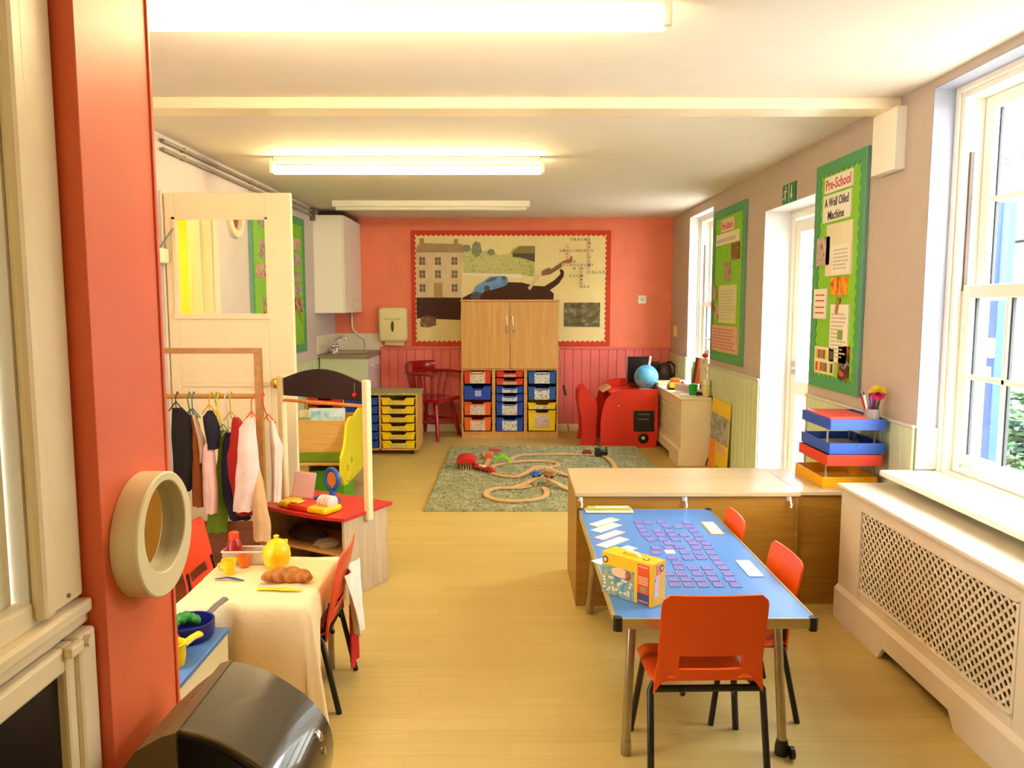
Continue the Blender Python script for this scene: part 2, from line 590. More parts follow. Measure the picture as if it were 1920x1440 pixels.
upvc = mat('white_upvc', '#F4EEE0', rough=0.3, var=0.01)
def sash_window(name, y0, y1, z0, z1, cols, zm, rows_lo=2, rows_up=2):
    """vertical sliding sash: outer frame, upper sash behind, lower sash in front"""
    mb = MB()
    xf0, xf1 = XR + 0.105, XR + 0.25
    t = 0.055
    mb.box(xf0, xf1, y0, y0 + t, z0, z1, 0.004)
    mb.box(xf0, xf1, y1 - t, y1, z0, z1, 0.004)
    mb.box(xf0, xf1, y0 + t, y1 - t, z1 - t, z1, 0.004)
    mb.box(xf0, xf1, y0 + t, y1 - t, z0, z0 + t * 0.8, 0.004)
    # moulding round the room face
    mb.box(xf0 - 0.012, xf0, y0, y0 + 0.03, z0, z1, 0.004)
    mb.box(xf0 - 0.012, xf0, y1 - 0.03, y1, z0, z1, 0.004)
    mb.box(xf0 - 0.012, xf0, y0 + 0.03, y1 - 0.03, z1 - 0.03, z1, 0.004)
    root = struct(name, mb, upvc)
    # sliding track with its dark balance slot beside the upper sash
    tr = MB()
    for yy in (y0 + t, y1 - t - 0.012):
        tr.box(xf0 + 0.03, xf0 + 0.045, yy, yy + 0.012, zm + 0.01, z1 - t - 0.22)
    tr.build('track', mat('track_brown', '#5B4538', rough=0.5), root)
    for part, xs, za, zb, rows in (('upper_sash', xf0 + 0.085, zm - 0.03, z1 - t, rows_up), ('lower_sash', xf0 + 0.03, z0 + t * 0.8, zm + 0.035, rows_lo)):
        s = MB()
        a, b = y0 + t + 0.004, y1 - t - 0.004
        st = 0.058
        s.box(xs, xs + 0.045, a, a + st, za, zb, 0.004)
        s.box(xs, xs + 0.045, b - st, b, za, zb, 0.004)
        s.box(xs, xs + 0.045, a + st, b - st, za, za + (0.085 if part == 'lower_sash' else 0.05), 0.004)
        s.box(xs, xs + 0.045, a + st, b - st, zb - 0.055, zb, 0.004)
        lo, hi = za + (0.085 if part == 'lower_sash' else 0.05), zb - 0.055
        for i in range(1, cols):
            yy = a + st + (b - a - 2 * st) * i / cols
            s.box(xs + 0.008, xs + 0.034, yy - 0.011, yy + 0.011, lo, hi, 0.003)
        for i in range(1, rows):
            zz = lo + (hi - lo) * i / rows
            s.box(xs + 0.008, xs + 0.034, a + st, b - st, zz - 0.011, zz + 0.011, 0.003)
        so = struct(part, s, upvc, parent=root)
        g = MB()
        d = MB()
        for i in range(cols):
            ya = a + st + (b - a - 2 * st) * i / cols + 0.01
            yb_ = a + st + (b - a - 2 * st) * (i + 1) / cols - 0.01
            d.box(xs + 0.018, xs + 0.030, yb_ - 0.012, yb_, lo, hi)
        d.build('spacer_bar', mat('dark_spacer', '#2A2A2C', rough=0.5), so)
        g.box(xs + 0.022, xs + 0.026, a + st, b - st, lo, hi)
        g.build('pane', glass, so)
        if part == 'lower_sash':
            h = MB()
            h.tube([(xs - 0.004, b - 0.14, za + 0.045), (xs - 0.025, b - 0.13, za + 0.03), (xs - 0.028, b - 0.08, za + 0.024), (xs - 0.004, b - 0.06, za + 0.04)], 0.007)
            h.build('sash_lift', upvc, so, smooth=True)
    # window board
    return root
win = sash_window('window_1', *W1, cols=4, zm=1.475)
struct('window_sill', MB().box(1.655, XR + 0.11, W1[0] - 0.1, W1[1] + 0.02, W1[2] + 0.005, W1[2] + 0.032, 0.008), upvc, parent=win)
win2 = sash_window('window_2', *W2, cols=3, zm=1.42)
struct('window_sill', MB().box(1.66, XR + 0.11, W2[0] - 0.03, W2[1] + 0.03, W2[2] + 0.0, W2[2] + 0.02, 0.006), upvc, parent=win2)

# white glazed fire door in its deep reveal
mb = MB()
mb.box(XR + 0.19, XR + 0.25, D1[0], D1[0] + 0.06, 0, D1[3], 0.004)
mb.box(XR + 0.19, XR + 0.25, D1[1] - 0.06, D1[1], 0, D1[3], 0.004)
mb.box(XR + 0.19, XR + 0.25, D1[0] + 0.06, D1[1] - 0.06, D1[3] - 0.06, D1[3], 0.004)
door1 = struct('door_1', mb, upvc)
mb = MB()
a, b = D1[0] + 0.064, D1[1] - 0.064
mb.box(XR + 0.20, XR + 0.245, a, a + 0.09, 0.012, 2.01, 0.005)
mb.box(XR + 0.20, XR + 0.245, b - 0.09, b, 0.012, 2.01, 0.005)
mb.box(XR + 0.20, XR + 0.245, a + 0.09, b - 0.09, 1.92, 2.01, 0.005)
mb.box(XR + 0.20, XR + 0.245, a + 0.09, b - 0.09, 0.012, 0.16, 0.005)
mb.box(XR + 0.20, XR + 0.245, a + 0.09, b - 0.09, 0.80, 0.90, 0.005)
leaf = struct('door_leaf', mb, upvc, parent=door1)
MB().box(XR + 0.22, XR + 0.225, a + 0.09, b - 0.09, 0.16, 0.80).box(XR + 0.22, XR + 0.225, a + 0.09, b - 0.09, 0.90, 1.92).build('pane', glass, leaf)
MB().box(XR + 0.19, XR + 0.20, b - 0.065, b - 0.03, 0.94, 0.97, 0.003).box(XR + 0.19, XR + 0.20, b - 0.065, b - 0.03, 0.99, 1.03, 0.003).build('hinge_plate', grey_metal, leaf)
MB().box(XR + 0.0, XR + 0.19, D1[0] + 0.001, D1[1] - 0.001, 0.0, 0.015).build('threshold', grey_metal, door1)

# left wall with the doorway to the bright yellow room
DL = (4.46, 5.13, -0.06, 2.06)
struct('wall_left', wall_with_holes(MB(), XL - 0.15, XL, 1.9, YB, -0.06, ZC + 0.04, [DL]), lilac_wall)
mb = MB()
for a, b in ((5.22, 7.82),):
    y = a
    while y < b - 0.005:
        y2 = min(y + 0.1, b)
        mb.box(XL, XL + 0.012, y + 0.0008, y2 - 0.0008, 0.0, 0.88, 0.004, seg=1)
        y = y2
struct('trim_7', mb, green_dado)
mb = MB()
for ya, yb_ in ((DL[0] - 0.07, DL[0]), (DL[1], DL[1] + 0.08)):
    mb.box(XL, XL + 0.016, ya, yb_, 0, DL[3], 0.004)
mb.box(XL - 0.15, XL, DL[1] - 0.016, DL[1] - 0.001, 0, DL[3])
mb.box(XL - 0.15, XL, DL[0] + 0.001, DL[0] + 0.016, 0, DL[3])
mb.box(XL - 0.11, XL - 0.07, DL[1] - 0.03, DL[1] - 0.016, 0, DL[3])
struct('trim_8', mb, cream_paint)
lime = mat('lime_yellow_paint', '#E8F03C', rough=0.6, var=0.03)
struct('wall_beyond_doorway', MB().box(-3.3, -3.2, 3.3, 6.6, 0, 2.5).box(-3.2, XL - 0.15, 6.5, 6.6, 0, 2.5).box(-3.2, XL - 0.15, 3.3, 3.4, 0, 2.5), lime)
struct('floor_beyond_doorway', MB().box(-3.3, XL - 0.15, 3.3, 6.6, -0.06, 0), mat('beige_lino', '#C8B98F', rough=0.5))
struct('ceiling_beyond_doorway', MB().box(-3.3, XL - 0.15, 3.3, 6.6, 2.42, 2.5), ceiling_mat)

# red pillar and the partition with a hatch window on its near side
PX = -0.75
struct('wall_pillar', MB().box(-0.90, PX, 1.388, 1.66, 0, ZC, 0.002).box(-0.90, PX + 0.004, 1.66, 1.672, 0, ZC, 0.002), pillar_red)
hatch = (-0.10, 1.245, 0.89, 2.25)
struct('wall_partition', wall_with_holes(MB(), -0.90, -0.80, Y0, 1.388, -0.06, ZC + 0.04, [hatch]), white_paint)
struct('wall_left_return', MB().box(XL - 0.15, -0.90, 1.62, 1.668, -0.06, ZC + 0.04), lilac_wall)
struct('wall_rear', MB().box(-1.0, XR + 0.3, Y0 - 0.1, Y0, -0.06, ZC + 0.08), lilac_wall)
mb = MB()
mb.box(-0.812, -0.785, 1.28, 1.378, 0.90, 2.32, 0.004)
mb.box(-0.80, -0.775, 1.246, 1.286, 0.90, 2.28, 0.010)
mb.box(-0.82, -0.785, hatch[0], 1.246, 2.25, 2.32, 0.004)
mb.box(-0.83, -0.795, hatch[0], 1.25, 0.89, 0.935, 0.006)
mb.box(-0.82, -0.772, hatch[0], 1.386, 0.866, 0.892, 0.006)
mb.box(-0.80, -0.782, hatch[0], 1.386, 0.845, 0.866, 0.005)
w3 = struct('window_3', mb, cream_paint)
MB().box(-0.838, -0.828, hatch[0], 1.242, 0.93, 2.27).build('sliding_panel', mat('frosted_pane', '#F4EED0', rough=0.6, var=0.03), w3)
MB().tube([(-0.79, 1.33, 0.915), (-0.782, 1.33, 0.915)], 0.004).build('screw', grey_metal, w3)
t = thing('framed_panel', 'black panel in a white moulded frame under the white hatch at the left', 'panel', (-0.79, 0.9, 0))
MB().box(-0.80, -0.793, 0.2, 1.31, 0.15, 0.80).build('panel_face', mat('black_panel', '#0E0D10', rough=0.35, var=0.1), t)
mb = MB()
mb.box(-0.80, -0.776, 1.296, 1.325, 0.12, 0.835, 0.006)
mb.box(-0.80, -0.768, 1.325, 1.384, 0.12, 0.84, 0.008)
mb.box(-0.80, -0.776, 0.2, 1.296, 0.79, 0.835, 0.006)
mb.box(-0.776, -0.760, 1.29, 1.33, 0.815, 0.835, 0.004)
mb.tube([(-0.776, 1.345, 0.825), (-0.756, 1.345, 0.825)], 0.011)
mb.build('frame', cream_paint, t)

# ------------------------------------------------------------------ ceiling lamps
def lamp_mat(name='lit_tube', k=1.0):
    m = bpy.data.materials.new(name)
    m.use_nodes = True
    b = m.node_tree.nodes['Principled BSDF']
    b.inputs['Base Color'].default_value = (1, 1, 1, 1)
    b.inputs['Emission Color'].default_value = (*LAMP_COL, 1)
    b.inputs['Emission Strength'].default_value = LAMP_W * k
    return m
lit = lamp_mat()
def strip_light(label, xa, xb, y, zt, lit_mat, group='strip lights on the ceiling', r=0.028):
    t = thing('strip_light', label, 'ceiling light', ((xa + xb) / 2, y, zt), 0, group)
    MB().box(xa + 0.03, xb - 0.03, y - 0.03, y + 0.03, zt + 0.045, ZC, 0.004).build('batten', white_plastic, t)
    MB().tube([(xa + 0.03, y, zt), (xb - 0.03, y, zt)], r, seg=16).build('tube', lit_mat, t, smooth=True)
    for s, xe in ((1, xa), (-1, xb)):
        MB().box(min(xe, xe + s * 0.03), max(xe, xe + s * 0.03), y - 0.024, y + 0.024, zt - 0.022, ZC - 0.004, 0.006).build('end_holder', white_plastic, t)
    return t
strip_light('bright fluorescent strip light nearest the camera, along the top of the photo', -1.20, 0.50, 2.50, 2.30, lit)
strip_light('lit fluorescent strip light beyond the ceiling beam', -1.55, 0.225, 5.12, 2.292, lit)
t = thing('strip_light', 'unlit white strip light closest to the coral end wall', 'ceiling light', (-0.72, 7.25, 2.31), 0, 'strip lights on the ceiling')
MB().box(-1.63, 0.185, 7.215, 7.285, 2.318, ZC, 0.006).build('batten', white_plastic, t)
MB().tube([(-1.60, 7.25, 2.306), (0.155, 7.25, 2.306)], 0.019, seg=12).build('tube', white_plastic, t, smooth=True)
strip_light('added dim strip light behind the camera, out of view', -0.7, 1.0, -0.6, 2.30, lamp_mat('dim_tube', 0.24))  # unseen lamp added to brighten the front face of the pillar
t = thing('strip_light', 'lit strip light in the yellow room beyond the doorway', 'ceiling light', (-2.7, 5.0, 2.36), 0, 'strip lights on the ceiling')
MB().box(-2.75, -2.65, 4.3, 5.7, 2.35, 2.42, 0.004).build('batten', white_plastic, t)
MB().tube([(-2.7, 4.32, 2.31), (-2.7, 5.68, 2.31)], 0.04, seg=12).build('tube', lit, t, smooth=True)

# ------------------------------------------------------------------ outside
struct('ground_outside', MB().box(XR + 0.35, 16, -6, 20, -0.2, -0.1), mat('pale_paving', '#B9B4A8', rough=0.9, var=0.1))
t = thing('outbuilding', 'white building with a pale tiled roof seen through the near window', 'building', (7, 9, -0.1))
MB().box(6.0, 9.0, 2.0, 19, -0.1, 3.0).build('wall', mat('white_render', '#A9A69E', rough=0.9), t)
mb = MB()
nrow = 14
for i in range(nrow):
    xa = 5.75 + i * 0.16
    za = 2.98 + i * 0.095
    def fn(u, v, xa=xa, za=za):
        yy = 2 + 17 * u
        return (xa + 0.2 * v, yy, za + 0.10 * v + 0.016 * math.sin(yy * 2 * PI / 0.3) + 0.03 * (1 - v))
    mb.sheet(340, 1, fn, 0.012)
mb.build('roof', mat('grey_roof_tiles', '#857C72', rough=0.8, var=0.2, vscale=9), t)
MB().box(5.72, 5.80, 2, 19, 2.90, 2.99, 0.01).build('gutter', mat('grey_gutter', '#8A8886', rough=0.5), t)
t = thing('lean_to', 'low lean-to roof with a grey edge against the white building outside', 'shed', (5.6, 8.5, -0.1))
MB().box(5.2, 5.95, 6.0, 16, -0.1, 2.05).build('wall', mat('white_render_low', '#B5B2AA', rough=0.9), t)
MB().prism([(5.05, 2.06), (5.95, 2.42), (5.95, 2.50), (5.05, 2.14)], 'y', 5.8, 16.2).build('roof', mat('lean_to_felt', '#4E4A46', rough=0.8), t)
blue_wood = mat('blue_gate_paint', '#0D3490', rough=0.5)
t = thing('gate_post', 'bright blue gate post standing outside the near window', 'post', (2.74, 4.335, -0.1))
MB().box(2.70, 2.78, 4.30, 4.37, -0.1, 1.99, 0.006).build('post', blue_wood, t)
mb = MB().box(2.675, 2.70, 4.29, 4.38, 1.13, 1.24, 0.006).box(2.665, 2.70, 4.31, 4.36, 1.02, 1.08, 0.006)
mb.build('latch', white_plastic, t)
t = thing('gate_post', 'white gate post to the left of the blue post outside', 'post', (2.76, 4.48, -0.1))
MB().box(2.72, 2.80, 4.42, 4.54, -0.1, 1.46, 0.006).build('post', mat('white_gate_paint', '#C4C3C0', rough=0.5), t)
MB().box(2.71, 2.81, 4.41, 4.55, 1.46, 1.49, 0.01).build('post_cap', mat('white_gate_paint', '#F2F1EE'), t)
def bush(label, c, r, n, cols, seed):
    rnd = random.Random(seed)
    mb = MB()
    for i in range(n):
        d = Vector((rnd.gauss(0, 1), rnd.gauss(0, 1), rnd.gauss(0, 1))).normalized() * r * rnd.uniform(0.55, 1.0)
        p = Vector(c) + Vector((d.x, d.y * 1.2, d.z * 0.9))
        if p.z < -0.09:
            continue
        M = Matrix.Translation(p) @ Matrix.Rotation(rnd.uniform(0, 6.28), 4, 'Z') @ Matrix.Rotation(rnd.uniform(-1, 1), 4, 'X')
        L = rnd.uniform(0.04, 0.08)
        vs = [mb.bm.verts.new(M @ Vector(q)) for q in ((-L, 0, 0), (0, -L * .4, 0.01), (L, 0, 0), (0, L * .4, 0.01))]
        mb.bm.faces.new(vs)
    t = thing('garden_bush', label, 'bush', (c[0], c[1], -0.1))
    mb.build('foliage', photo('bush_leaves', cols, 14, 0.6), t)
    MB().tube([(c[0], c[1], -0.1), (c[0], c[1], c[2])], 0.03).build('stem', brown_wood, t)
bush('leafy green bush low outside the near window', (3.55, 5.0, 0.42), 0.55, 2600, ['#27402B', '#4C6B45', '#7D9A72'], 3)
# ------------------------------------------------------------------ large picture board on the end wall
def scallop(p0, p1, inward, w, n, amp):
    """strip along p0-p1 whose inner edge waves"""
    p0, p1, iv = Vector(p0), Vector(p1), Vector(inward)
    pts = [p0, p1]
    m = n * 6
    for i in range(m, -1, -1):
        s = i / m
        a = abs(math.sin(PI * n * s))
        pts.append(p0 + (p1 - p0) * s + iv * (w - amp + amp * a))
    return [(p.x, p.y) for p in pts]
def bz(x, y):   # picture layout on this board: metres across and up from measured marks
    return (-1.093 + (x - 58) * 0.001238, 2.234 - (y - 163) * 0.001238)
t = thing('display_board', 'large yellow picture board with a red scalloped border on the coral end wall', 'display board', (0.01, 8.62, 0.965))
YF = 8.634
MB().box(-1.09, 1.115, YF, YB, 0.965, 2.235).build('backing', mat('yellow_backing_paper', '#F0DD9E', rough=0.75, var=0.03), t)
redb = mat('red_border_paper', '#D03A1C', rough=0.7, var=0.04)
mb = MB()
mb.prism(scallop((-1.09, 2.235), (1.115, 2.235), (0, -1), 0.062, 40, 0.018), 'y', YF - 0.004, YF)
mb.prism(scallop((-1.09, 0.965), (1.115, 0.965), (0, 1), 0.058, 40, 0.018), 'y', YF - 0.004, YF)
mb.prism(scallop((-1.09, 2.235), (-1.09, 0.965), (1, 0), 0.055, 23, 0.018), 'y', YF - 0.0045, YF - 0.0005)
mb.prism(scallop((1.115, 2.235), (1.115, 0.965), (-1, 0), 0.062, 23, 0.018), 'y', YF - 0.0045, YF - 0.0005)
mb.build('border', redb, t)
def cut(pts, name, m, d=0.002, layer=1, parent=t):
    mb = MB().prism([bz(*p) for p in pts], 'y', YF - 0.001 - 0.0018 * layer - d, YF - 0.001)
    return mb.build(name, m, parent)
roadbrown = mat('brown_cut_paper', '#4A2A1E', rough=0.8, var=0.08)
cut([(105, 755), (505, 752), (498, 955), (250, 945), (105, 940)], 'paper_road', roadbrown)
h = cut([(108, 350), (108, 755), (505, 755), (518, 350)], 'house_picture', mat('beige_house_print', '#DDC296', rough=0.6, var=0.08, vscale=12), layer=2)
mb = MB()
for (a, b, c, d) in ((105, 350, 525, 285), ):
    pass
mb.prism([bz(*p) for p in ((104, 356), (530, 356), (515, 285), (455, 275), (440, 282), (180, 275), (120, 290))], 'y', YF - 0.009, YF - 0.001)
mb.prism([bz(*p) for p in ((140, 290), (140, 232), (178, 232), (178, 285))], 'y', YF - 0.008, YF - 0.001)
mb.prism([bz(*p) for p in ((443, 290), (443, 238), (480, 238), (480, 290))], 'y', YF - 0.008, YF - 0.001)
mb.build('house_roof', mat('grey_roof_print', '#A98A5E', rough=0.6, var=0.1, vscale=14), h)
mb = MB()
for wx in (160, 300, 447):
    for wy in (432, 548, 670):
        if wx == 300 and wy == 670:
            continue
        (xa, za), (xb, zb) = bz(wx - 28, wy + 36), bz(wx + 28, wy - 36)
        mb = MB()
        for i in range(2):
            for j in range(2):
                w_, h_ = (xb - xa) / 2, (zb - za) / 2
                mb.box(xa + i * w_ + 0.003, xa + (i + 1) * w_ - 0.003, YF - 0.0085, YF - 0.001, za + j * h_ + 0.003, za + (j + 1) * h_ - 0.003)
        mb.build('house_window', mat('dark_window_print', '#5F4A31', rough=0.4), h)
(xa, za), (xb, zb) = bz(262, 752), bz(338, 625)
MB().box(xa, xb, YF - 0.0085, YF - 0.001, za, zb).build('house_door', mat('tan_door_print', '#B08C57', rough=0.6), h)
f = cut([(520, 300), (560, 310), (600, 370), (620, 275), (650, 262), (685, 290), (690, 350), (760, 335), (800, 345), (830, 380), (940, 370), (960, 330), (1020, 296), (1165, 298), (1160, 570), (1000, 545), (530, 535)], 'landscape_picture', photo('meadow_print', ['#7E8A3E', '#A9AE52', '#C4B868', '#98A04E'], 26), layer=1)
mb = MB()
for cx, cy, rx, ry in ((645, 330, 45, 68), (775, 355, 32, 30), (555, 320, 38, 32)):
    mb.prism([(bz(cx + rx * math.cos(a) * (1 + .12 * math.sin(5 * a)), cy + ry * math.sin(a) * (1 + .1 * math.cos(7 * a)))) for a in [i * 2 * PI / 24 for i in range(24)]], 'y', YF - 0.0065, YF - 0.001)
mb.build('printed_trees', photo('tree_print', ['#4E5A2C', '#6B7238'], 30), f)
MB().prism([bz(*p) for p in ((945, 365), (1030, 300), (1165, 300), (1165, 365))], 'y', YF - 0.0065, YF - 0.001).build('barn_roof', mat('barn_roof_print', '#8C7A45', rough=0.6), f)
MB().prism([bz(*p) for p in ((965, 365), (1163, 365), (1163, 440), (1030, 400), (965, 395))], 'y', YF - 0.006, YF - 0.001).build('barn_wall', mat('barn_wall_print', '#4A4530', rough=0.6), f)
cut([(520, 535), (1050, 552), (1048, 582), (520, 553)], 'white_strip', paper, layer=2)
hill = [(510, 780), (520, 755), (600, 715), (780, 650), (920, 618), (1050, 622), (1160, 650), (1250, 655), (1340, 600), (1395, 545), (1385, 510), (1400, 500), (1425, 525), (1420, 570), (1380, 630), (1300, 690), (1335, 720), (1330, 780)]
cut(hill, 'paper_hill', roadbrown, layer=2)
car = cut([(592, 760), (600, 720), (640, 650), (700, 615), (760, 570), (850, 562), (905, 565), (925, 600), (915, 640), (860, 665), (770, 690), (740, 675), (690, 720), (665, 770), (610, 772)], 'blue_car_picture', photo('blue_car_print', ['#2F6FB4', '#3F86C8', '#4A90D0'], 12, 0.25), layer=3)
mb = MB()
mb.prism([bz(*p) for p in ((720, 612), (775, 575), (830, 572), (815, 600), (740, 622))], 'y', YF - 0.0105, YF - 0.001)
mb.prism([bz(735 + 26 * math.cos(a), 672 + 26 * math.sin(a)) for a in [i * PI / 10 for i in range(20)]], 'y', YF - 0.0105, YF - 0.001)
mb.prism([bz(*p) for p in ((860, 570), (905, 568), (915, 590), (880, 600))], 'y', YF - 0.0105, YF - 0.001)
mb.prism([bz(*p) for p in ((598, 765), (600, 722), (640, 700), (690, 712), (668, 768))], 'y', YF - 0.0105, YF - 0.001)
mb.build('car_windows', mat('dark_car_print', '#25303A', rough=0.3), car)
tr = cut([(1228, 520), (1290, 490), (1310, 505), (1360, 470), (1420, 430), (1480, 410), (1485, 385), (1495, 390), (1495, 440), (1420, 470), (1380, 500), (1300, 550), (1225, 562)], 'toy_train_picture', photo('train_print', ['#3B2A20', '#6B5A30', '#9A4A20', '#4A5028'], 40), layer=3)
MB().prism([bz(*p) for p in ((1420, 455), (1420, 432), (1490, 415), (1492, 440))], 'y', YF - 0.012, YF - 0.001).build('orange_engine', mat('orange_print', '#B5622A', rough=0.5), tr)
cut([(1100, 670), (1180, 570), (1215, 555), (1200, 585), (1120, 690)], 'pale_stick', mat('pale_strip', '#D9C79A', rough=0.6), layer=3)
cut([(1428, 800), (1750, 800), (1750, 1018), (1428, 1014)], 'railway_photograph', photo('railway_print', ['#3A3524', '#5E5A34', '#7A6A3A', '#8A8F96'], 14), layer=2)
cut([(135, 975), (150, 930), (200, 915), (275, 930), (280, 1000), (210, 1022), (140, 1015)], 'small_train_picture', photo('small_train_print', ['#8C8578', '#3A2A20', '#9A4A30', '#B5B0A0'], 34), layer=3)
TW = {}
def word(body, x, y, pitch, col, vertical=False, skip=()):
    tiles, let = MB(), MB()
    for i, ch in enumerate(body):
        if i in skip:
            continue
        px, py = (x, y + i * pitch) if vertical else (x + i * pitch, y)
        cx, cz = bz(px, py)
        tiles.box(cx - 0.018, cx + 0.018, YF - 0.0130, YF - 0.001, cz - 0.018, cz + 0.018)
        let.text(ch, on_back(cx, cz, YF - 0.0134), height=0.026, depth=0.001, bold=0.02)
    w = tiles.build('word_tiles', mat('letter_tile_paper', '#E9D9A6', rough=0.7), t)
    let.build('letters', col, w)
ink = mat('dark_lettering', '#3A2F2A', rough=0.7)
rosy = mat('pink_lettering', '#C2565A', rough=0.7)
greyl = mat('grey_lettering', '#84826E', rough=0.7)
word('TRAINS', 1490, 243, 31, ink)
word('SMALLWORLD', 1391, 340, 31.5, rosy)
word('SMALLWORLD', 1648, 243, 31.8, rosy, True, skip=(0, 3))
word('CARS', 1455, 303, 33, greyl, True, skip=(1,))
word('DINOSAURS', 1420, 466, 32, greyl)
word('ZOO', 1516, 435, 31, ink, True, skip=(1,))
word('ANIMALS', 1580, 466, 32, ink, True, skip=(0,))
word('FARM', 1484, 562, 32, greyl, skip=(3,))
word('SEA', 1580, 658, 32, greyl, skip=(0,))
word('DOLLS', 1650, 530, 33, ink, skip=(0,))

# ------------------------------------------------------------------ tall storage cupboard with trays
t = thing('storage_cupboard', 'tall light oak cupboard with two doors above three columns of coloured trays', 'cupboard', (0, 8.4, 0))
cy0, cy1 = 8.18, 8.615
mb = MB()
mb.box(-0.515, -0.497, cy0 + 0.02, cy1, 0, 1.455)
mb.box(0.497, 0.515, cy0 + 0.02, cy1, 0, 1.455)
mb.box(-0.497, 0.497, cy1 - 0.02, cy1, 0, 1.455)
mb.box(-0.497, 0.497, cy0 + 0.02, cy1 - 0.02, 0.728, 0.746)
mb.box(-0.497, 0.497, cy0 + 0.02, cy1 - 0.02, 0.05, 0.068)
mb.box(-0.497, 0.497, cy0 + 0.03, cy0 + 0.05, 0, 0.05)
for xa in (-0.190, 0.150):
    mb.box(xa, xa + 0.034, cy0 + 0.022, cy1 - 0.02, 0.068, 0.728)
mb.build('body', oak, t)
MB().box(-0.522, 0.522, cy0 - 0.004, cy1, 1.455, 1.476, 0.003).build('top', oak, t)
for s in (-1, 1):
    xa, xb = (-0.514, -0.002) if s < 0 else (0.002, 0.514)
    d = MB().box(xa, xb, cy0, cy0 + 0.019, 0.748, 1.452, 0.002).build('door', oak, t)
    hx = s * 0.032
    MB().tube([(hx, cy0, 1.30), (hx, cy0 - 0.028, 1.30), (hx, cy0 - 0.028, 1.20), (hx, cy0, 1.20)], 0.005).build('handle', chrome, d, smooth=True)
    MB().tube([(s * 0.04, cy0, 1.145), (s * 0.04, cy0 - 0.006, 1.145)], 0.009, seg=14).tube([(s * 0.04, cy0 - 0.006, 1.145), (s * 0.04 + 0.012, cy0 - 0.02, 1.15)], 0.003).build('lock', chrome, d)
def tray(parent, xa, xb, z0, z1, y, m, label, depth=0.36, card=None, cm=None, notch=0.5):
    """moulded tray front with a cut-out finger grip and a rim; body behind"""
    w = xb - xa
    c = (xa + xb) / 2
    hgt = z1 - z0
    nd = min(0.026, hgt * 0.35)
    nw = w * notch / 2
    rim = 0.006
    pts = [(xa + 0.012, z0), (xb - 0.012, z0), (xb - 0.006, z1 - 0.014), (xb, z1 - 0.012), (xb, z1), (c + nw, z1), (c + nw - 0.018, z1 - nd), (c - nw + 0.018, z1 - nd), (c - nw, z1), (xa, z1), (xa, z1 - 0.012), (xa + 0.006, z1 - 0.014)]
    mb = MB().prism(pts, 'y', y, y + 0.006)
    # thick front rim following the grip
    rp = [(xa, z1), (c - nw, z1), (c - nw + 0.018, z1 - nd), (c + nw - 0.018, z1 - nd), (c + nw, z1), (xb, z1)]
    mb.tube([(p[0], y - 0.004, p[1] - 0.004) for p in rp], 0.0065, seg=6)
    mb.box(xa + 0.012, xa + 0.016, y + 0.006, y + depth, z0, z1)
    mb.box(xb - 0.016, xb - 0.012, y + 0.006, y + depth, z0, z1)
    mb.box(xa + 0.016, xb - 0.016, y + 0.006, y + depth, z0, z0 + 0.004)
    mb.box(xa + 0.016, xb - 0.016, y + depth - 0.004, y + depth, z0, z1)
    o = mb.build('tray', m, parent, label=label)
    if card:
        x0, x1, a, b = card
        k = MB().box(x0, x1, y - 0.004, y, a, b)
        k.build('picture_card', cm, o)
    return o
def zt(y): return 0.742 - (y - 105) * 0.000644
def xt(x): return -0.4985 + (x - 250) * 0.000644
toys = photo('toy_card_print', ['#E7DDC8', '#C9B99A', '#E9E0CE', '#8A7A52', '#EDE4D2'], 40)
toys2 = photo('toy_card_bright', ['#E8D9C0', '#D98A3A', '#E6D8C4', '#9A86A8', '#E8DCC8'], 36)
toys3 = photo('toy_card_cool', ['#EDE6D8', '#B9B0A8', '#EFE9DC', '#6E6248', '#F0EADD'], 34)
grey_card = photo('grey_label_print', ['#9A937C', '#B8B09A', '#8A846E'], 60)
yt = cy0 + 0.012
c1, c2, c3 = (-0.494, -0.196), (-0.150, 0.145), (0.190, 0.494)
def card_of(col, a, b, w=0.16):
    c = sum(col) / 2
    return (c - w / 2, c + w / 2, zt(b), zt(a))
tray(t, *c1, zt(345), zt(135), yt, red_plastic, 'red tray with a toy picture, top left', card=card_of(c1, 150, 340), cm=toys)
tray(t, *c1, zt(610), zt(385), yt - 0.012, blue_plastic, 'blue tray with one small white square label', card=(-0.372, -0.306, zt(555), zt(460)), cm=mat('lilac_label', '#A9A6D0', rough=0.6))
tray(t, *c1, zt(870), zt(655), yt, orange_tray, 'orange tray with a picture card above another orange tray', card=card_of(c1, 690, 865), cm=toys2)
tray(t, *c1, zt(1130), zt(910), yt, orange_tray, 'orange tray at the bottom of the left column', card=card_of(c1, 950, 1128), cm=toys2)
tray(t, *c2, zt(236), zt(135), yt, red_plastic, 'shallow red tray topmost of the middle column', card=card_of(c2, 195, 235, 0.13), cm=grey_card)
tray(t, *c2, zt(366), zt(262), yt, red_plastic, 'shallow red tray above the blue ones in the middle column', card=card_of(c2, 315, 362, 0.15), cm=grey_card)
tray(t, *c2, zt(502), zt(392), yt, blue_plastic, 'shallow blue tray under the red ones', card=card_of(c2, 425, 498), cm=toys3)
tray(t, *c2, zt(642), zt(525), yt, blue_plastic, 'shallow blue tray with a white label', card=card_of(c2, 560, 640), cm=toys3)
tray(t, *c2, zt(872), zt(660), yt, blue_plastic, 'deep blue tray with a brown toy picture', card=card_of(c2, 695, 870), cm=toys)
tray(t, *c2, zt(1140), zt(918), yt, blue_plastic, 'deep blue tray at the bottom of the middle column', card=card_of(c2, 955, 1130), cm=toys3)
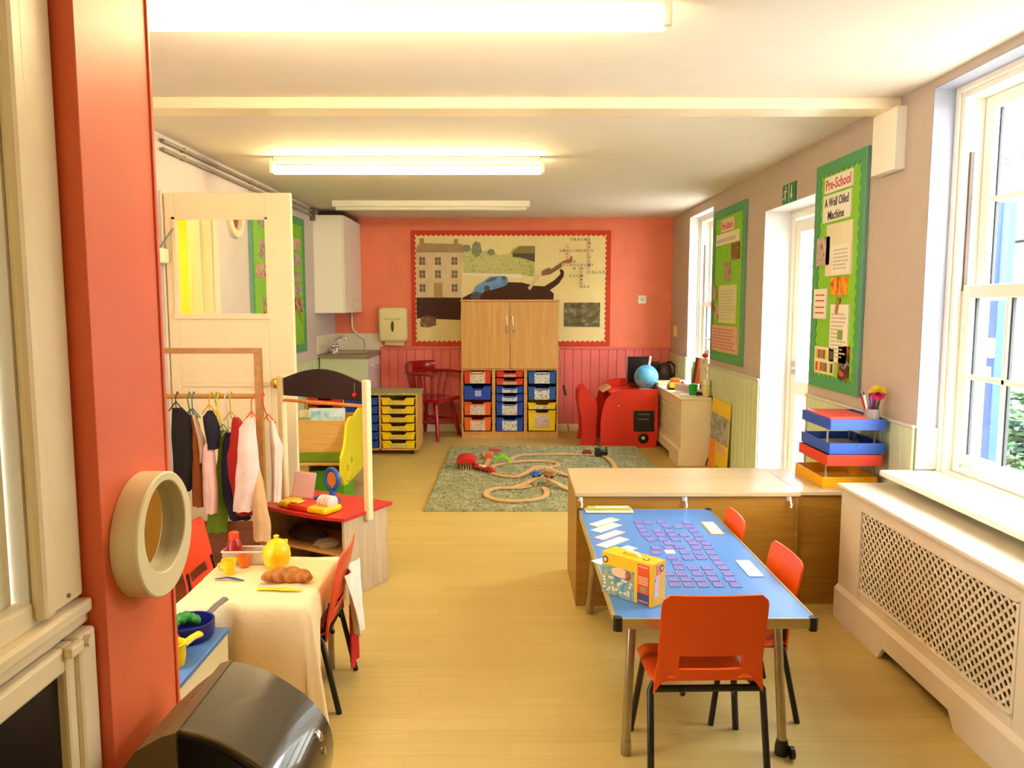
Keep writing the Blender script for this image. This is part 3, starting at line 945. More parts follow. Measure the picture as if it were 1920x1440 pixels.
tray(t, *c3, zt(346), zt(140), yt, plastic('mid_blue_tray', '#27549C'), 'deep blue tray at the top right', card=card_of(c3, 160, 345), cm=toys3)
tray(t, *c3, zt(612), zt(400), yt, plastic('mid_blue_tray', '#27549C'), 'deep blue tray second from the top right', card=card_of(c3, 430, 612), cm=toys3)
tray(t, *c3, zt(772), zt(665), yt - 0.006, yellow_plastic, 'shallow yellow tray above the big yellow one', card=card_of(c3, 712, 765), cm=toys3)
tray(t, *c3, zt(1130), zt(795), yt - 0.006, yellow_plastic, 'big deep yellow tray with an orange picture', card=card_of(c3, 860, 1090, 0.15), cm=toys2)
mb = MB()
for xs in (-0.497, -0.189, -0.155, 0.151, 0.185, 0.49):
    for zz in (0.645, 0.48, 0.315, 0.145):
        mb.box(xs - 0.003, xs + 0.005, cy0 + 0.016, cy0 + 0.024, zz - 0.008, zz + 0.008)
mb.build('tray_runners', black_plastic, t)

# ------------------------------------------------------------------ low tray unit with green top
t = thing('tray_unit', 'low oak drawer unit with yellow and blue trays and a mottled green top', 'drawer unit', (-1.40, 7.5, 0))
ux0, ux1, uy0, uy1 = -1.93, -0.875, 7.26, 7.68
mb = MB()
for xa in (ux0, ux0 + 0.345, ux0 + 0.69, ux1 - 0.018):
    mb.box(xa, xa + 0.018, uy0, uy1, 0.045, 0.572)
mb.box(ux0 + 0.018, ux1 - 0.018, uy0, uy1, 0.045, 0.063)
mb.box(ux0 + 0.018, ux1 - 0.018, uy1 - 0.012, uy1, 0.063, 0.572)
mb.build('body', oak, t)
MB().box(ux0 - 0.006, ux1 + 0.008, uy0 - 0.012, uy1 + 0.004, 0.572, 0.594, 0.004).build('top', photo('mottled_green_top', ['#7E8A4A', '#A5A468', '#8E9A5C', '#B5AC7C'], 12), t)
label_pr = photo('paper_label_print', ['#D9C97A', '#B8A25A', '#E6DDB0'], 60)
for ci, (m, nm) in enumerate(((red_plastic, 'red'), (blue_plastic, 'blue'), (yellow_plastic, 'yellow'))):
    xa = ux0 + 0.018 + ci * 0.345 + 0.004
    xb = xa + 0.32
    for k in range(6):
        z1 = 0.548 - k * 0.0825
        c = (xa + xb) / 2
        tray(t, xa, xb, z1 - 0.068, z1, uy0 - 0.006, m, '%s shallow tray of the low unit' % nm, card=(c - 0.085, c + 0.085, z1 - 0.062, z1 - 0.036) if ci != 1 else None, cm=label_pr)
for xa in (ux0 + 0.06, ux1 - 0.06):
    for yy in (uy0 + 0.05, uy1 - 0.05):
        MB().tube([(xa - 0.012, yy, 0.022), (xa + 0.012, yy, 0.022)], 0.022, seg=14).box(xa - 0.008, xa + 0.008, yy - 0.008, yy + 0.008, 0.022, 0.045).build('castor', black_plastic, t)

# ------------------------------------------------------------------ sink corner
t = thing('wall_cupboard', 'white wall cupboard high in the corner above the sink', 'cupboard', (-1.80, 8.2, 1.34))
MB().box(XL, -1.665, 7.78, YB, 1.34, 2.305, 0.002).build('body', mat('white_melamine', '#FAF5EA', rough=0.4, var=0.01), t)
for ya, yb_, hy in ((7.782, 8.212, 8.17), (8.216, 8.646, 8.26)):
    d = MB().box(-1.664, -1.646, ya, yb_, 1.342, 2.303, 0.003).build('door', white_paint, t)
    MB().tube([(-1.646, hy, 1.475), (-1.618, hy, 1.47), (-1.618, hy, 1.39), (-1.646, hy, 1.385)], 0.006).build('handle', mat('cream_handle', '#E2D3A0', rough=0.3), d, smooth=True)
solo('dark_strip', MB().box(XL, -1.68, 8.0, YB, 2.307, 2.36, 0.003), mat('dark_brown', '#5A3A2A', rough=0.7), 'dark brown strip on top of the white wall cupboard', 'timber')  # dark brown strip along the cupboard top, under the ceiling
t = thing('sink_unit', 'pale green sink cupboard with a grey brown worktop in the corner', 'sink', (-1.70, 8.25, 0))
MB().box(XL + 0.014, -1.47, 7.87, YB - 0.015, 0, 0.885, 0.002).build('body', mat('pale_green_laminate', '#CBD3AE', rough=0.4), t)
for ya, yb_, hy in ((7.872, 8.25, 8.12), (8.254, 8.632, 8.4)):
    d = MB().box(-1.469, -1.452, ya, yb_, 0.10, 0.87, 0.002).build('door', mat('lilac_white_laminate', '#DCCDC4', rough=0.4), t)
    MB().tube([(-1.452, hy - 0.05, 0.79), (-1.430, hy - 0.04, 0.79), (-1.430, hy + 0.04, 0.79), (-1.452, hy + 0.05, 0.79)], 0.006).build('handle', white_plastic, d, smooth=True)
MB().box(XL + 0.001, -1.44, 7.83, YB - 0.001, 0.885, 0.917, 0.004).build('worktop', mat('grey_brown_worktop', '#8F7A5A', rough=0.35, var=0.12, vscale=30), t)
s = MB()
s.box(-1.88, -1.50, 8.0, 8.5, 0.917, 0.922, 0.002)
s.build('sink_top', grey_metal, t)
mb = MB()
mb.tube([(-1.86, 8.22, 0.922), (-1.86, 8.22, 1.0), (-1.85, 8.22, 1.06), (-1.80, 8.22, 1.085), (-1.74, 8.22, 1.07), (-1.735, 8.22, 1.045)], 0.013, seg=12)
for yy in (8.14, 8.30):
    mb.tube([(-1.86, yy, 0.922), (-1.86, yy, 0.965)], 0.018, seg=12)
    mb.ball((-1.86, yy, 0.985), 0.024)
mb.tube([(-1.86, 8.14, 0.945), (-1.86, 8.30, 0.945)], 0.011, seg=10)
mb.build('tap', chrome, t, smooth=True)
tile = mat('white_splash_tiles', '#E9DCC4', rough=0.2, var=0.03)
solo('splashback', MB().box(XL + 0.012, -1.42, YB - 0.010, YB, 0.918, 1.105, 0.002).box(XL, XL + 0.012, 7.83, YB, 0.918, 1.105, 0.002), tile, 'white tiled splashback around the corner sink', 'splashback')
solo('water_pipe', MB().tube([(-1.755, 8.625, 1.339), (-1.755, 8.625, 1.19), (-1.74, 8.625, 1.14), (-1.69, 8.625, 1.085), (-1.62, 8.625, 1.05), (-1.607, 8.625, 1.02), (-1.607, 8.625, 0.922)], 0.011, seg=10), white_plastic, 'thin white pipe from the wall cupboard down to the sink', 'pipe', smooth=True)
t = thing('paper_towel_dispenser', 'cream paper towel dispenser on the coral wall beside the picture board', 'paper towel dispenser', (-1.29, 8.55, 1.0))
mb = MB().box(-1.452, -1.128, 8.53, YB, 1.012, 1.395, 0.045, seg=5)
mb.build('case', mat('cream_dispenser', '#F0E0A4', rough=0.35, var=0.02), t, smooth=True)
MB().lathe([(0, 0), (0.017, 0), (0.017, 0.004), (0, 0.005)], Matrix.Translation((-1.292, 8.531, 1.185)) @ Matrix.Rotation(PI / 2, 4, 'X') @ Matrix.Diagonal((1, 3.6, 1, 1))).build('level_window', mat('dark_slot', '#5A4F1E', rough=0.4), t)
MB().box(-1.385, -1.335, 8.527, 8.531, 1.262, 1.27).box(-1.325, -1.262, 8.527, 8.531, 1.258, 1.266).box(-1.252, -1.205, 8.527, 8.531, 1.262, 1.274).build('faded_marking', mat('faded_mark', '#B5A67A', rough=0.6), t)
MB().sheet(4, 4, lambda u, v: (-1.38 + 0.21 * u, 8.56 - 0.03 * v, 1.012 - (0.03 + 0.012 * u) * v), 0.001).build('paper_sheet', mat('pinkish_paper', '#E3BFA8', rough=0.8), t)

# red armchair
t = thing('windsor_armchair', 'red painted wooden spindle armchair against the coral wall', 'armchair', (-0.85, 8.27, 0), -2.0)
t.scale = (1.1, 1.1, 1.1)
chair_red = mat('dark_red_paint', '#9E1410', rough=0.25, var=0.08, coat=0.3)
MB().sheet(10, 10, lambda u, v: ((u - .5) * 0.44 * (1 - 0.12 * (v - .5) ** 2 * 4 * (1 if v < .5 else 0.4)), (v - .5) * 0.42, 0.40 - 0.012 * math.sin(PI * u) * math.sin(PI * v)), 0.034).build('seat', chair_red, t, smooth=True, local=True)
for sx in (-1, 1):
    for sy in (-1, 1):
        a = Vector((sx * 0.15, sy * 0.14, 0.37))
        b = Vector((sx * 0.215, sy * 0.20, 0.0))
        P = [a + (b - a) * s for s in (0, .2, .35, .5, .62, .75, .9, 1)]
        MB().tube(P, [.016, .021, .017, .024, .018, .022, .018, .014], seg=10).build('leg', chair_red, t, smooth=True, local=True)
mb = MB()
mb.tube([(-0.19, -0.17, 0.17), (-0.19, 0.17, 0.17)], 0.012)
mb.tube([(0.19, -0.17, 0.17), (0.19, 0.17, 0.17)], 0.012)
mb.tube([(-0.19, 0, 0.17), (0.19, 0, 0.17)], 0.012)
mb.build('stretcher', chair_red, t, smooth=True, local=True)
arc = []
for i in range(25):
    a = PI * (0.5 + 1.0) - PI * 0.62 + (PI * 1.24) * i / 24
    arc.append((0.255 * math.cos(a), 0.02 + 0.235 * math.sin(a), 0.64))
arc = [(-0.265, 0.19, 0.63)] + [(-0.26, 0.1, 0.638)] + arc[2:-2] + [(0.26, 0.1, 0.638)] + [(0.265, 0.19, 0.63)]
MB().tube(arc, 0.026, seg=10, flat=(1.15, 0.55)).build('arm_rail', chair_red, t, smooth=True, local=True)
crest = [p for p in arc if p[1] < -0.06]
MB().tube([(p[0], p[1] - 0.006, p[2] + 0.05) for p in crest], 0.05, seg=12, flat=(0.42, 1.0)).build('crest_rail', chair_red, t, smooth=True, local=True)
for i in range(2, len(arc) - 1, 2):
    p = arc[i]
    MB().tube([(p[0] * 0.78, p[1] * 0.80, 0.40), (p[0] * 0.86, p[1] * 0.9, 0.50), p], [0.009, 0.012, 0.009], seg=8).build('spindle', chair_red, t, smooth=True, local=True)

# socket on the end wall, thermostat in the corner
t = thing('light_switch', 'white square switch plate on the coral end wall', 'switch', (1.47, YB, 1.47))
MB().box(1.425, 1.515, YB - 0.012, YB, 1.435, 1.525, 0.004).build('plate', white_plastic, t)
MB().box(1.455, 1.485, YB - 0.018, YB - 0.012, 1.465, 1.50, 0.003).build('rocker', grey_metal, t)
solo('wall_thermostat', MB().box(XR - 0.03, XR, 8.32, 8.40, 1.08, 1.20, 0.006), mat('cream_plastic', '#E0C890', rough=0.4), 'small cream control box on the right wall near the coral corner', 'thermostat')

# ------------------------------------------------------------------ red computer desk and seat
desk_red = mat('desk_red_paint', '#D3301A', rough=0.35, var=0.05)
t = thing('computer_desk', 'red desk with rounded side panels in the far right corner', 'desk', (1.2, 7.9, 0))
def desk_side(y, zs=1.0):
    pts = [(0.905, 0.0)]
    pts += [(0.905, 0.25), (0.925, 0.40)]
    for i in range(9):
        a = PI - i * PI / 16
        pts.append((1.155 + 0.22 * math.cos(a), 0.40 + 0.185 * math.sin(a)))
    pts += [(1.475, 0.585), (1.475, 0.12), (1.46, 0.0)]
    return MB().prism([(a, b * zs) for a, b in pts], 'y', y, y + 0.018)
sd = desk_side(7.63).build('side_panel', desk_red, t)
desk_side(8.22, 1.10).build('side_panel', desk_red, t)
MB().box(1.0, 1.47, 7.648, 8.22, 0.535, 0.555, 0.003).build('desk_top', desk_red, t)
MB().box(1.40, 1.418, 7.648, 8.22, 0.20, 0.50, 0.002).build('back_panel', desk_red, t)
pl = MB().box(1.235, 1.438, 7.622, 7.63, 0.165, 0.375, 0.006).build('black_panel', black_plastic, t)
MB().box(1.28, 1.39, 7.620, 7.622, 0.332, 0.341).box(1.275, 1.385, 7.620, 7.622, 0.283, 0.291).build('faint_lettering', mat('faint_print', '#8A7468', rough=0.6), pl)
MB().lathe([(0.0, 0), (0.052, 0), (0.052, 0.012), (0.040, 0.016), (0.036, 0.008), (0, 0.004)], Matrix.Translation((1.332, 7.63, 0.098)) @ Matrix.Rotation(PI / 2, 4, 'X')).build('speaker_ring', black_plastic, t)
MB().lathe([(0.018, 0), (0.018, 0.009), (0.0, 0.014)], Matrix.Translation((1.332, 7.63, 0.098)) @ Matrix.Rotation(PI / 2, 4, 'X')).build('speaker_centre', mat('silver_cone', '#B9AE90', rough=0.3), t)
MB().ball((1.08, 7.628, 0.42), 0.009).build('bolt', chrome, t)
t = thing('wavy_chair', 'red two-sided wooden seat with wavy side panels beside the red desk', 'chair', (0.82, 7.9, 0))
def seat_side(y):
    pts = [(0.715, 0.0), (0.735, 0.12), (0.725, 0.28), (0.70, 0.42), (0.695, 0.52), (0.72, 0.575), (0.765, 0.59), (0.80, 0.565), (0.825, 0.50), (0.865, 0.47), (0.885, 0.42), (0.89, 0.30), (0.875, 0.15), (0.885, 0.0)]
    return MB().prism(pts, 'y', y, y + 0.018)
seat_side(7.76).build('side_panel', desk_red, t)
seat_side(8.16).build('side_panel', desk_red, t)
MB().box(0.735, 0.885, 7.778, 8.16, 0.28, 0.30, 0.003).build('seat', desk_red, t)
MB().box(0.715, 0.733, 7.778, 8.16, 0.34, 0.55, 0.003).build('backrest', desk_red, t)
solo('desk_tray', MB().prism([(0.93, 0.545), (1.02, 0.60), (1.04, 0.585), (0.955, 0.53)], 'y', 7.86, 8.14), mat('tan_wood', '#C79A62', rough=0.5), 'sloping tan wooden tray at the front of the red desk', 'tray')
t = thing('globe', 'blue toy globe on the red desk', 'globe', (1.40, 7.90, 0.556))
MB().ball((1.40, 7.90, 0.685), 0.125, 28, 18).build('sphere', photo('ocean_globe', ['#3F8FC4', '#5AA9D6', '#79BFE0', '#A9D3DC'], 5, 0.25), t, smooth=True)
MB().tube([(1.425, 7.90, 0.80), (1.44, 7.90, 0.90)], 0.012, seg=10).build('axis_rod', white_plastic, t, smooth=True)
MB().lathe([(0.0, 0), (0.07, 0), (0.07, 0.012), (0.03, 0.02), (0, 0.02)], Matrix.Translation((1.40, 7.90, 0.556))).build('base', white_plastic, t, smooth=True)
t = thing('monitor', 'black flat screen standing behind the blue globe', 'monitor', (1.36, 8.18, 0.555))
MB().box(1.245, 1.475, 8.17, 8.195, 0.60, 0.875, 0.004).build('screen', mat('black_screen', '#1A0D10', rough=0.25, var=0.05), t)
MB().box(1.237, 1.246, 8.165, 8.20, 0.595, 0.88, 0.003).build('bezel_edge', grey_metal, t)
MB().box(1.33, 1.39, 8.18, 8.20, 0.566, 0.62, 0.003).box(1.28, 1.44, 8.12, 8.215, 0.556, 0.567, 0.004).build('stand', black_plastic, t)

# ------------------------------------------------------------------ far radiator cover and what stands on it
def cover(name, label, x0, ya, yb_, ztop, m, lattice):
    t = thing(name, label, 'radiator cover', ((x0 + XR) / 2, (ya + yb_) / 2, 0))
    xb = XR - 0.013
    th = 0.018
    fz0, fz1 = (0.195, ztop - 0.068) if lattice else (0.215, ztop - 0.105)
    e0, e1 = (ya + 0.20, yb_ - 0.20) if lattice else (ya + 0.13, yb_ - 0.13)
    mb = MB()
    mb.box(x0, x0 + th, ya, e0, 0.0, ztop - 0.02, 0.002)
    mb.box(x0, x0 + th, e1, yb_, 0.0, ztop - 0.02, 0.002)
    mb.box(x0, x0 + th, e0, e1, fz1, ztop - 0.02, 0.002)
    mb.box(x0, x0 + th, e0, e1, 0.10, fz0, 0.002)
    mb.build('front_frame', m, t)
    MB().box(x0 + th, xb, ya, ya + th, 0, ztop - 0.02).build('end_panel', m, t)
    MB().box(x0 + th, xb, yb_ - th, yb_, 0, ztop - 0.02).build('end_panel', m, t)
    MB().box(x0 - 0.02, xb, ya - 0.012, yb_ + 0.012, ztop - 0.02, ztop, 0.006).build('top', m, t)
    # plinth with a raised opening and a bevelled upper edge
    c0, c1 = (ya + 0.46, yb_ - 0.43) if lattice else (ya + 0.38, yb_ - 0.38)
    pts = [(ya, 0.0), (c0, 0.0), (c0 + 0.04, 0.055), (c1 - 0.04, 0.055), (c1, 0.0), (yb_, 0.0), (yb_, 0.135), (ya, 0.135)]
    mb = MB().prism(pts, 'x', x0 - 0.016, x0)
    mb.prism([(x0, 0.135), (x0 - 0.016, 0.135), (x0, 0.155)], 'y', ya, yb_)
    mb.build('plinth', m, t)
    g = MB()
    if lattice:
        sp, w = 0.0375, 0.0100
        L, Hh = e1 - e0, fz1 - fz0
        n = int((L + Hh) / sp) + 2
        for s, dx in ((1, 0.004), (-1, 0.0066)):
            for k in range(n):
                off = k * sp
                # line: u - s*v = const, clipped to the opening
                if s > 0:
                    c = off - Hh
                    u0, u1 = max(0, c), min(L, c + Hh)
                    if u1 - u0 < 0.004:
                        continue
                    p, q = (u0, u0 - c), (u1, u1 - c)
                else:
                    c = off
                    u0, u1 = max(0, c - Hh), min(L, c)
                    if u1 - u0 < 0.004:
                        continue
                    p, q = (u0, c - u0), (u1, c - u1)
                d = Vector((q[0] - p[0], q[1] - p[1])).normalized()
                nn = Vector((-d.y, d.x)) * w / 2
                pts = [(e0 + p[0] + nn.x, fz0 + p[1] + nn.y), (e0 + q[0] + nn.x, fz0 + q[1] + nn.y), (e0 + q[0] - nn.x, fz0 + q[1] - nn.y), (e0 + p[0] - nn.x, fz0 + p[1] - nn.y)]
                g.prism(pts, 'x', x0 + dx, x0 + dx + 0.0025)
        g.build('lattice_panel', m, t)
        f = MB()
        f.box(x0 - 0.004, x0 + 0.012, e0 - 0.006, e0 + 0.008, fz0, fz1, 0.002).box(x0 - 0.004, x0 + 0.012, e1 - 0.008, e1 + 0.006, fz0, fz1, 0.002)
        f.box(x0 - 0.004, x0 + 0.012, e0 - 0.006, e1 + 0.006, fz1 - 0.008, fz1 + 0.006, 0.002).box(x0 - 0.004, x0 + 0.012, e0 - 0.006, e1 + 0.006, fz0 - 0.006, fz0 + 0.008, 0.002)
        f.build('lattice_bead', m, t)
    else:
        z = fz0 + 0.01
        while z < fz1 - 0.015:
            g.box(x0 + 0.004, x0 + 0.016, e0, e1, z, z + 0.017, 0.003, seg=1)
            z += 0.021
        g.box(x0 + 0.016, x0 + 0.018, e0, e1, fz0, fz1)
        g.build('slatted_panel', m, t)
    return t
cover_far = cover('radiator_cover', 'cream slatted radiator cover in the far right corner beside the red desk', 1.51, 6.75, 8.60, 0.61, cream_paint, False)
cover('radiator_cover', 'long white radiator cover with a diamond lattice under the near window', 1.508, 2.005, 3.44, 0.622, mat('white_gloss_cover', '#DDD0B8', rough=0.3, var=0.02), True)
solo('radiator', MB().box(1.66, 1.74, 2.25, 3.25, 0.12, 0.50, 0.01), mat('shade_dark_radiator', '#7A6238', rough=0.5), 'radiator behind the diamond lattice of the near cover', 'radiator')  # radiator coloured dark for the shade inside the lattice cover
# kettle
t = thing('kettle', 'black and grey kettle on the far window cover', 'kettle', (1.69, 8.40, 0.61))
MB().lathe([(0.0, 0), (0.075, 0), (0.078, 0.02), (0.072, 0.10), (0.055, 0.165), (0.03, 0.185), (0, 0.19)], Matrix.Translation((1.69, 8.40, 0.61))).build('body', mat('kettle_grey', '#4A423A', rough=0.3, metal=0.4), t, smooth=True)
MB().tube([(1.75, 8.36, 0.64), (1.79, 8.34, 0.68), (1.79, 8.34, 0.76), (1.75, 8.37, 0.80), (1.71, 8.39, 0.80)], 0.013).build('handle', black_plastic, t, smooth=True)
MB().tube([(1.64, 8.38, 0.72), (1.60, 8.36, 0.75)], [0.02, 0.014]).build('spout', black_plastic, t, smooth=True)
solo('computer_speaker', MB().box(1.555, 1.64, 8.44, 8.55, 0.61, 0.80, 0.012), black_plastic, 'black speaker box in the corner beside the kettle', 'speaker')
def stack(label, x0, x1, y0, y1, z, n, cols, name='paper_pile'):
    t = thing(name, label, 'papers', ((x0 + x1) / 2, (y0 + y1) / 2, z))
    for i in range(n):
        j = random.uniform(-0.01, 0.01)
        MB().box(x0 + j, x1 + j, y0 - j, y1 - j, z + i * 0.008, z + i * 0.008 + 0.007, 0.002).build('sheaf', mat(cols[i % len(cols)][0], cols[i % len(cols)][1], rough=0.7), t)
stack('pile of white and cream papers on the far cover behind the globe', 1.50, 1.68, 7.75, 8.0, 0.61, 4, [('white_sheaf', '#F2ECDE'), ('cream_sheaf', '#E5CF96')])
stack('flat white sheet at the near end of the far cover', 1.53, 1.66, 6.86, 7.1, 0.61, 1, [('white_sheaf', '#F2ECDE')])
t = thing('toy_tub', 'clear tub of pink and red toys on the far cover', 'tub', (1.60, 7.12, 0.61))
MB().box(1.54, 1.65, 7.05, 7.20, 0.61, 0.70, 0.006).build('tub', mat('cloudy_plastic', '#E9D9D0', rough=0.2, alpha=0.5, var=0), t)
mb = MB()
for i in range(14):
    mb.ball((random.uniform(1.56, 1.63), random.uniform(7.07, 7.18), random.uniform(0.64, 0.71)), random.uniform(0.012, 0.024), 8, 6)
mb.build('toys', photo('pink_toys', ['#D24A5A', '#E8B0A8', '#B8343A', '#E8E0D0'], 20), t, smooth=True)
t = thing('toy_car', 'yellow and orange toy behind the clear tub on the far cover', 'toy', (1.60, 7.42, 0.61))
MB().box(1.53, 1.66, 7.36, 7.48, 0.63, 0.68, 0.012).build('body', yellow_plastic, t)
MB().box(1.55, 1.64, 7.38, 7.46, 0.68, 0.72, 0.014).build('roof', orange_tray, t)
for yy in (7.39, 7.45):
    MB().tube([(1.525, yy, 0.63), (1.665, yy, 0.63)], 0.02, seg=12).build('axle', black_plastic, t)
solo('beaker', MB().lathe([(0, 0), (0.032, 0), (0.042, 0.10), (0.038, 0.10), (0.029, 0.006), (0, 0.006)], Matrix.Translation((1.645, 6.90, 0.61))), plastic('green_beaker', '#1F9A4A'), 'green plastic beaker near the end of the far cover', 'beaker', smooth=True)
solo('glue_bottle', MB().lathe([(0, 0), (0.034, 0), (0.036, 0.16), (0.022, 0.20), (0.022, 0.235), (0, 0.235)], Matrix.Translation((1.73, 7.20, 0.66))), plastic('lime_bottle', '#8FD63A'), 'lime green bottle on the sill of the far window', 'bottle', smooth=True)
bookcols = [('purple_cover', '#5A2A5A'), ('orange_cover', '#D8701E'), ('red_cover', '#B8202A'), ('brown_cover', '#7A3A24')]
lb = ['purple book leaning on the far window sill', 'orange book leaning beside the purple one', 'short red book in front of the leaning books', 'brown book at the left of the leaning books']
for i, (yy, zz, lean, hh) in enumerate(((7.12, 0.70, -0.16, 0.24), (7.06, 0.70, -0.12, 0.24), (6.99, 0.665, -0.2, 0.17), (7.07, 0.665, -0.2, 0.2))):
    M = Matrix.Translation((1.70 + 0.02 * i, yy, zz)) @ Matrix.Rotation(-lean, 4, 'Y')
    t = thing('book', lb[i], 'book', (1.70 + 0.02 * i, yy, zz), 0, 'books on the far window sill')
    MB().box(-0.018, 0.018, -0.012, 0.012, 0, hh, 0.002, M=M).build('cover', mat(*bookcols[i], rough=0.5), t)
    MB().box(-0.015, 0.019, -0.009, 0.009, 0.003, hh + 0.001, M=M).build('pages', cream_paper, t)
t = thing('picture_carton', 'cream carton with black drawings standing on the far window sill', 'carton', (1.77, 6.98, 0.61))
MB().box(1.735, 1.795, 6.965, 7.03, 0.66, 0.94, 0.003).build('carton', photo('carton_print', ['#E3CFA0', '#E3CFA0', '#E8D8B0', '#2A221A'], 26), t)
t = thing('jar', 'white capped cream jar on the far cover near the poster', 'jar', (1.755, 6.83, 0.61))
MB().lathe([(0, 0), (0.036, 0), (0.038, 0.09), (0.03, 0.105), (0, 0.105)], Matrix.Translation((1.750, 6.835, 0.61))).build('body', mat('cream_jar', '#DCC688', rough=0.4), t, smooth=True)
MB().lathe([(0, 0.105), (0.034, 0.105), (0.034, 0.15), (0, 0.155)], Matrix.Translation((1.750, 6.835, 0.61))).build('lid', white_plastic, t, smooth=True)
t = thing('soft_toy', 'red and white toy on the frame of the far window', 'toy', (1.80, 7.02, 0.94))
MB().ball((1.775, 7.0, 0.965), 0.03, 14, 10, (1, 1.4, 0.8)).build('body', red_plastic, t, smooth=True)
MB().ball((1.785, 6.985, 1.0), 0.026, 14, 10).build('head', white_plastic, t, smooth=True)
solo('cable', MB().tube([(1.70, 7.02, 0.618), (1.74, 6.9, 0.618), (1.774, 6.76, 0.618), (1.774, 6.728, 0.619), (1.776, 6.719, 0.60), (1.778, 6.719, 0.3), (1.770, 6.719, 0.12), (1.74, 6.719, 0.05), (1.73, 6.719, 0.008)], 0.006), black_plastic, 'black cable running down beside the far radiator cover', 'cable', smooth=True)
# leaning poster
t = thing('poster_card', 'yellow animal poster leaning on the pale green boards beside the far cover', 'poster', (1.752, 6.435, 0))
Mp = Matrix.Translation((1.752, 6.435, 0.0)) @ Matrix.Rotation(math.radians(2.4), 4, 'Y')
MB().box(-0.004, 0.004, -0.275, 0.275, 0.0, 0.622, 0.001, M=Mp).build('card', mat('yellow_card', '#EBC21E', rough=0.5), t)
def pp(name, ya, yb_, za, zb, m, parent=t):
    return MB().box(-0.006, -0.004, ya, yb_, za, zb, M=Mp).build(name, m, parent)
pp('animal_photograph', -0.27, 0.27, 0.27, 0.50, photo('dog_photo', ['#8A9AA4', '#A9ADB0', '#6A645E', '#B9A890', '#C8B890'], 7))
pp('orange_panel', 0.10, 0.28, 0.0, 0.27, mat('orange_card', '#EE8A2A', rough=0.5))
pp('pink_label', -0.20, 0.06, 0.19, 0.25, mat('pink_label_paper', '#E8A890', rough=0.6))
pp('green_corner', -0.28, 0.05, 0.0, 0.07, mat('grass_print', '#8AB81E', rough=0.5))

t = thing('leaning_stick', 'thin wooden stick with a black tip leaning beside the tall oak cupboard', 'stick', (0.58, 8.58, 0))
MB().tube([(0.545, 8.615, 0.96), (0.612, 8.56, 0.42)], 0.006).tube([(0.612, 8.56, 0.42), (0.655, 8.53, 0.02)], 0.006).build('shaft', oak, t, smooth=True)
MB().tube([(0.598, 8.565, 0.53), (0.622, 8.552, 0.42)], 0.014).build('grip', black_plastic, t, smooth=True)
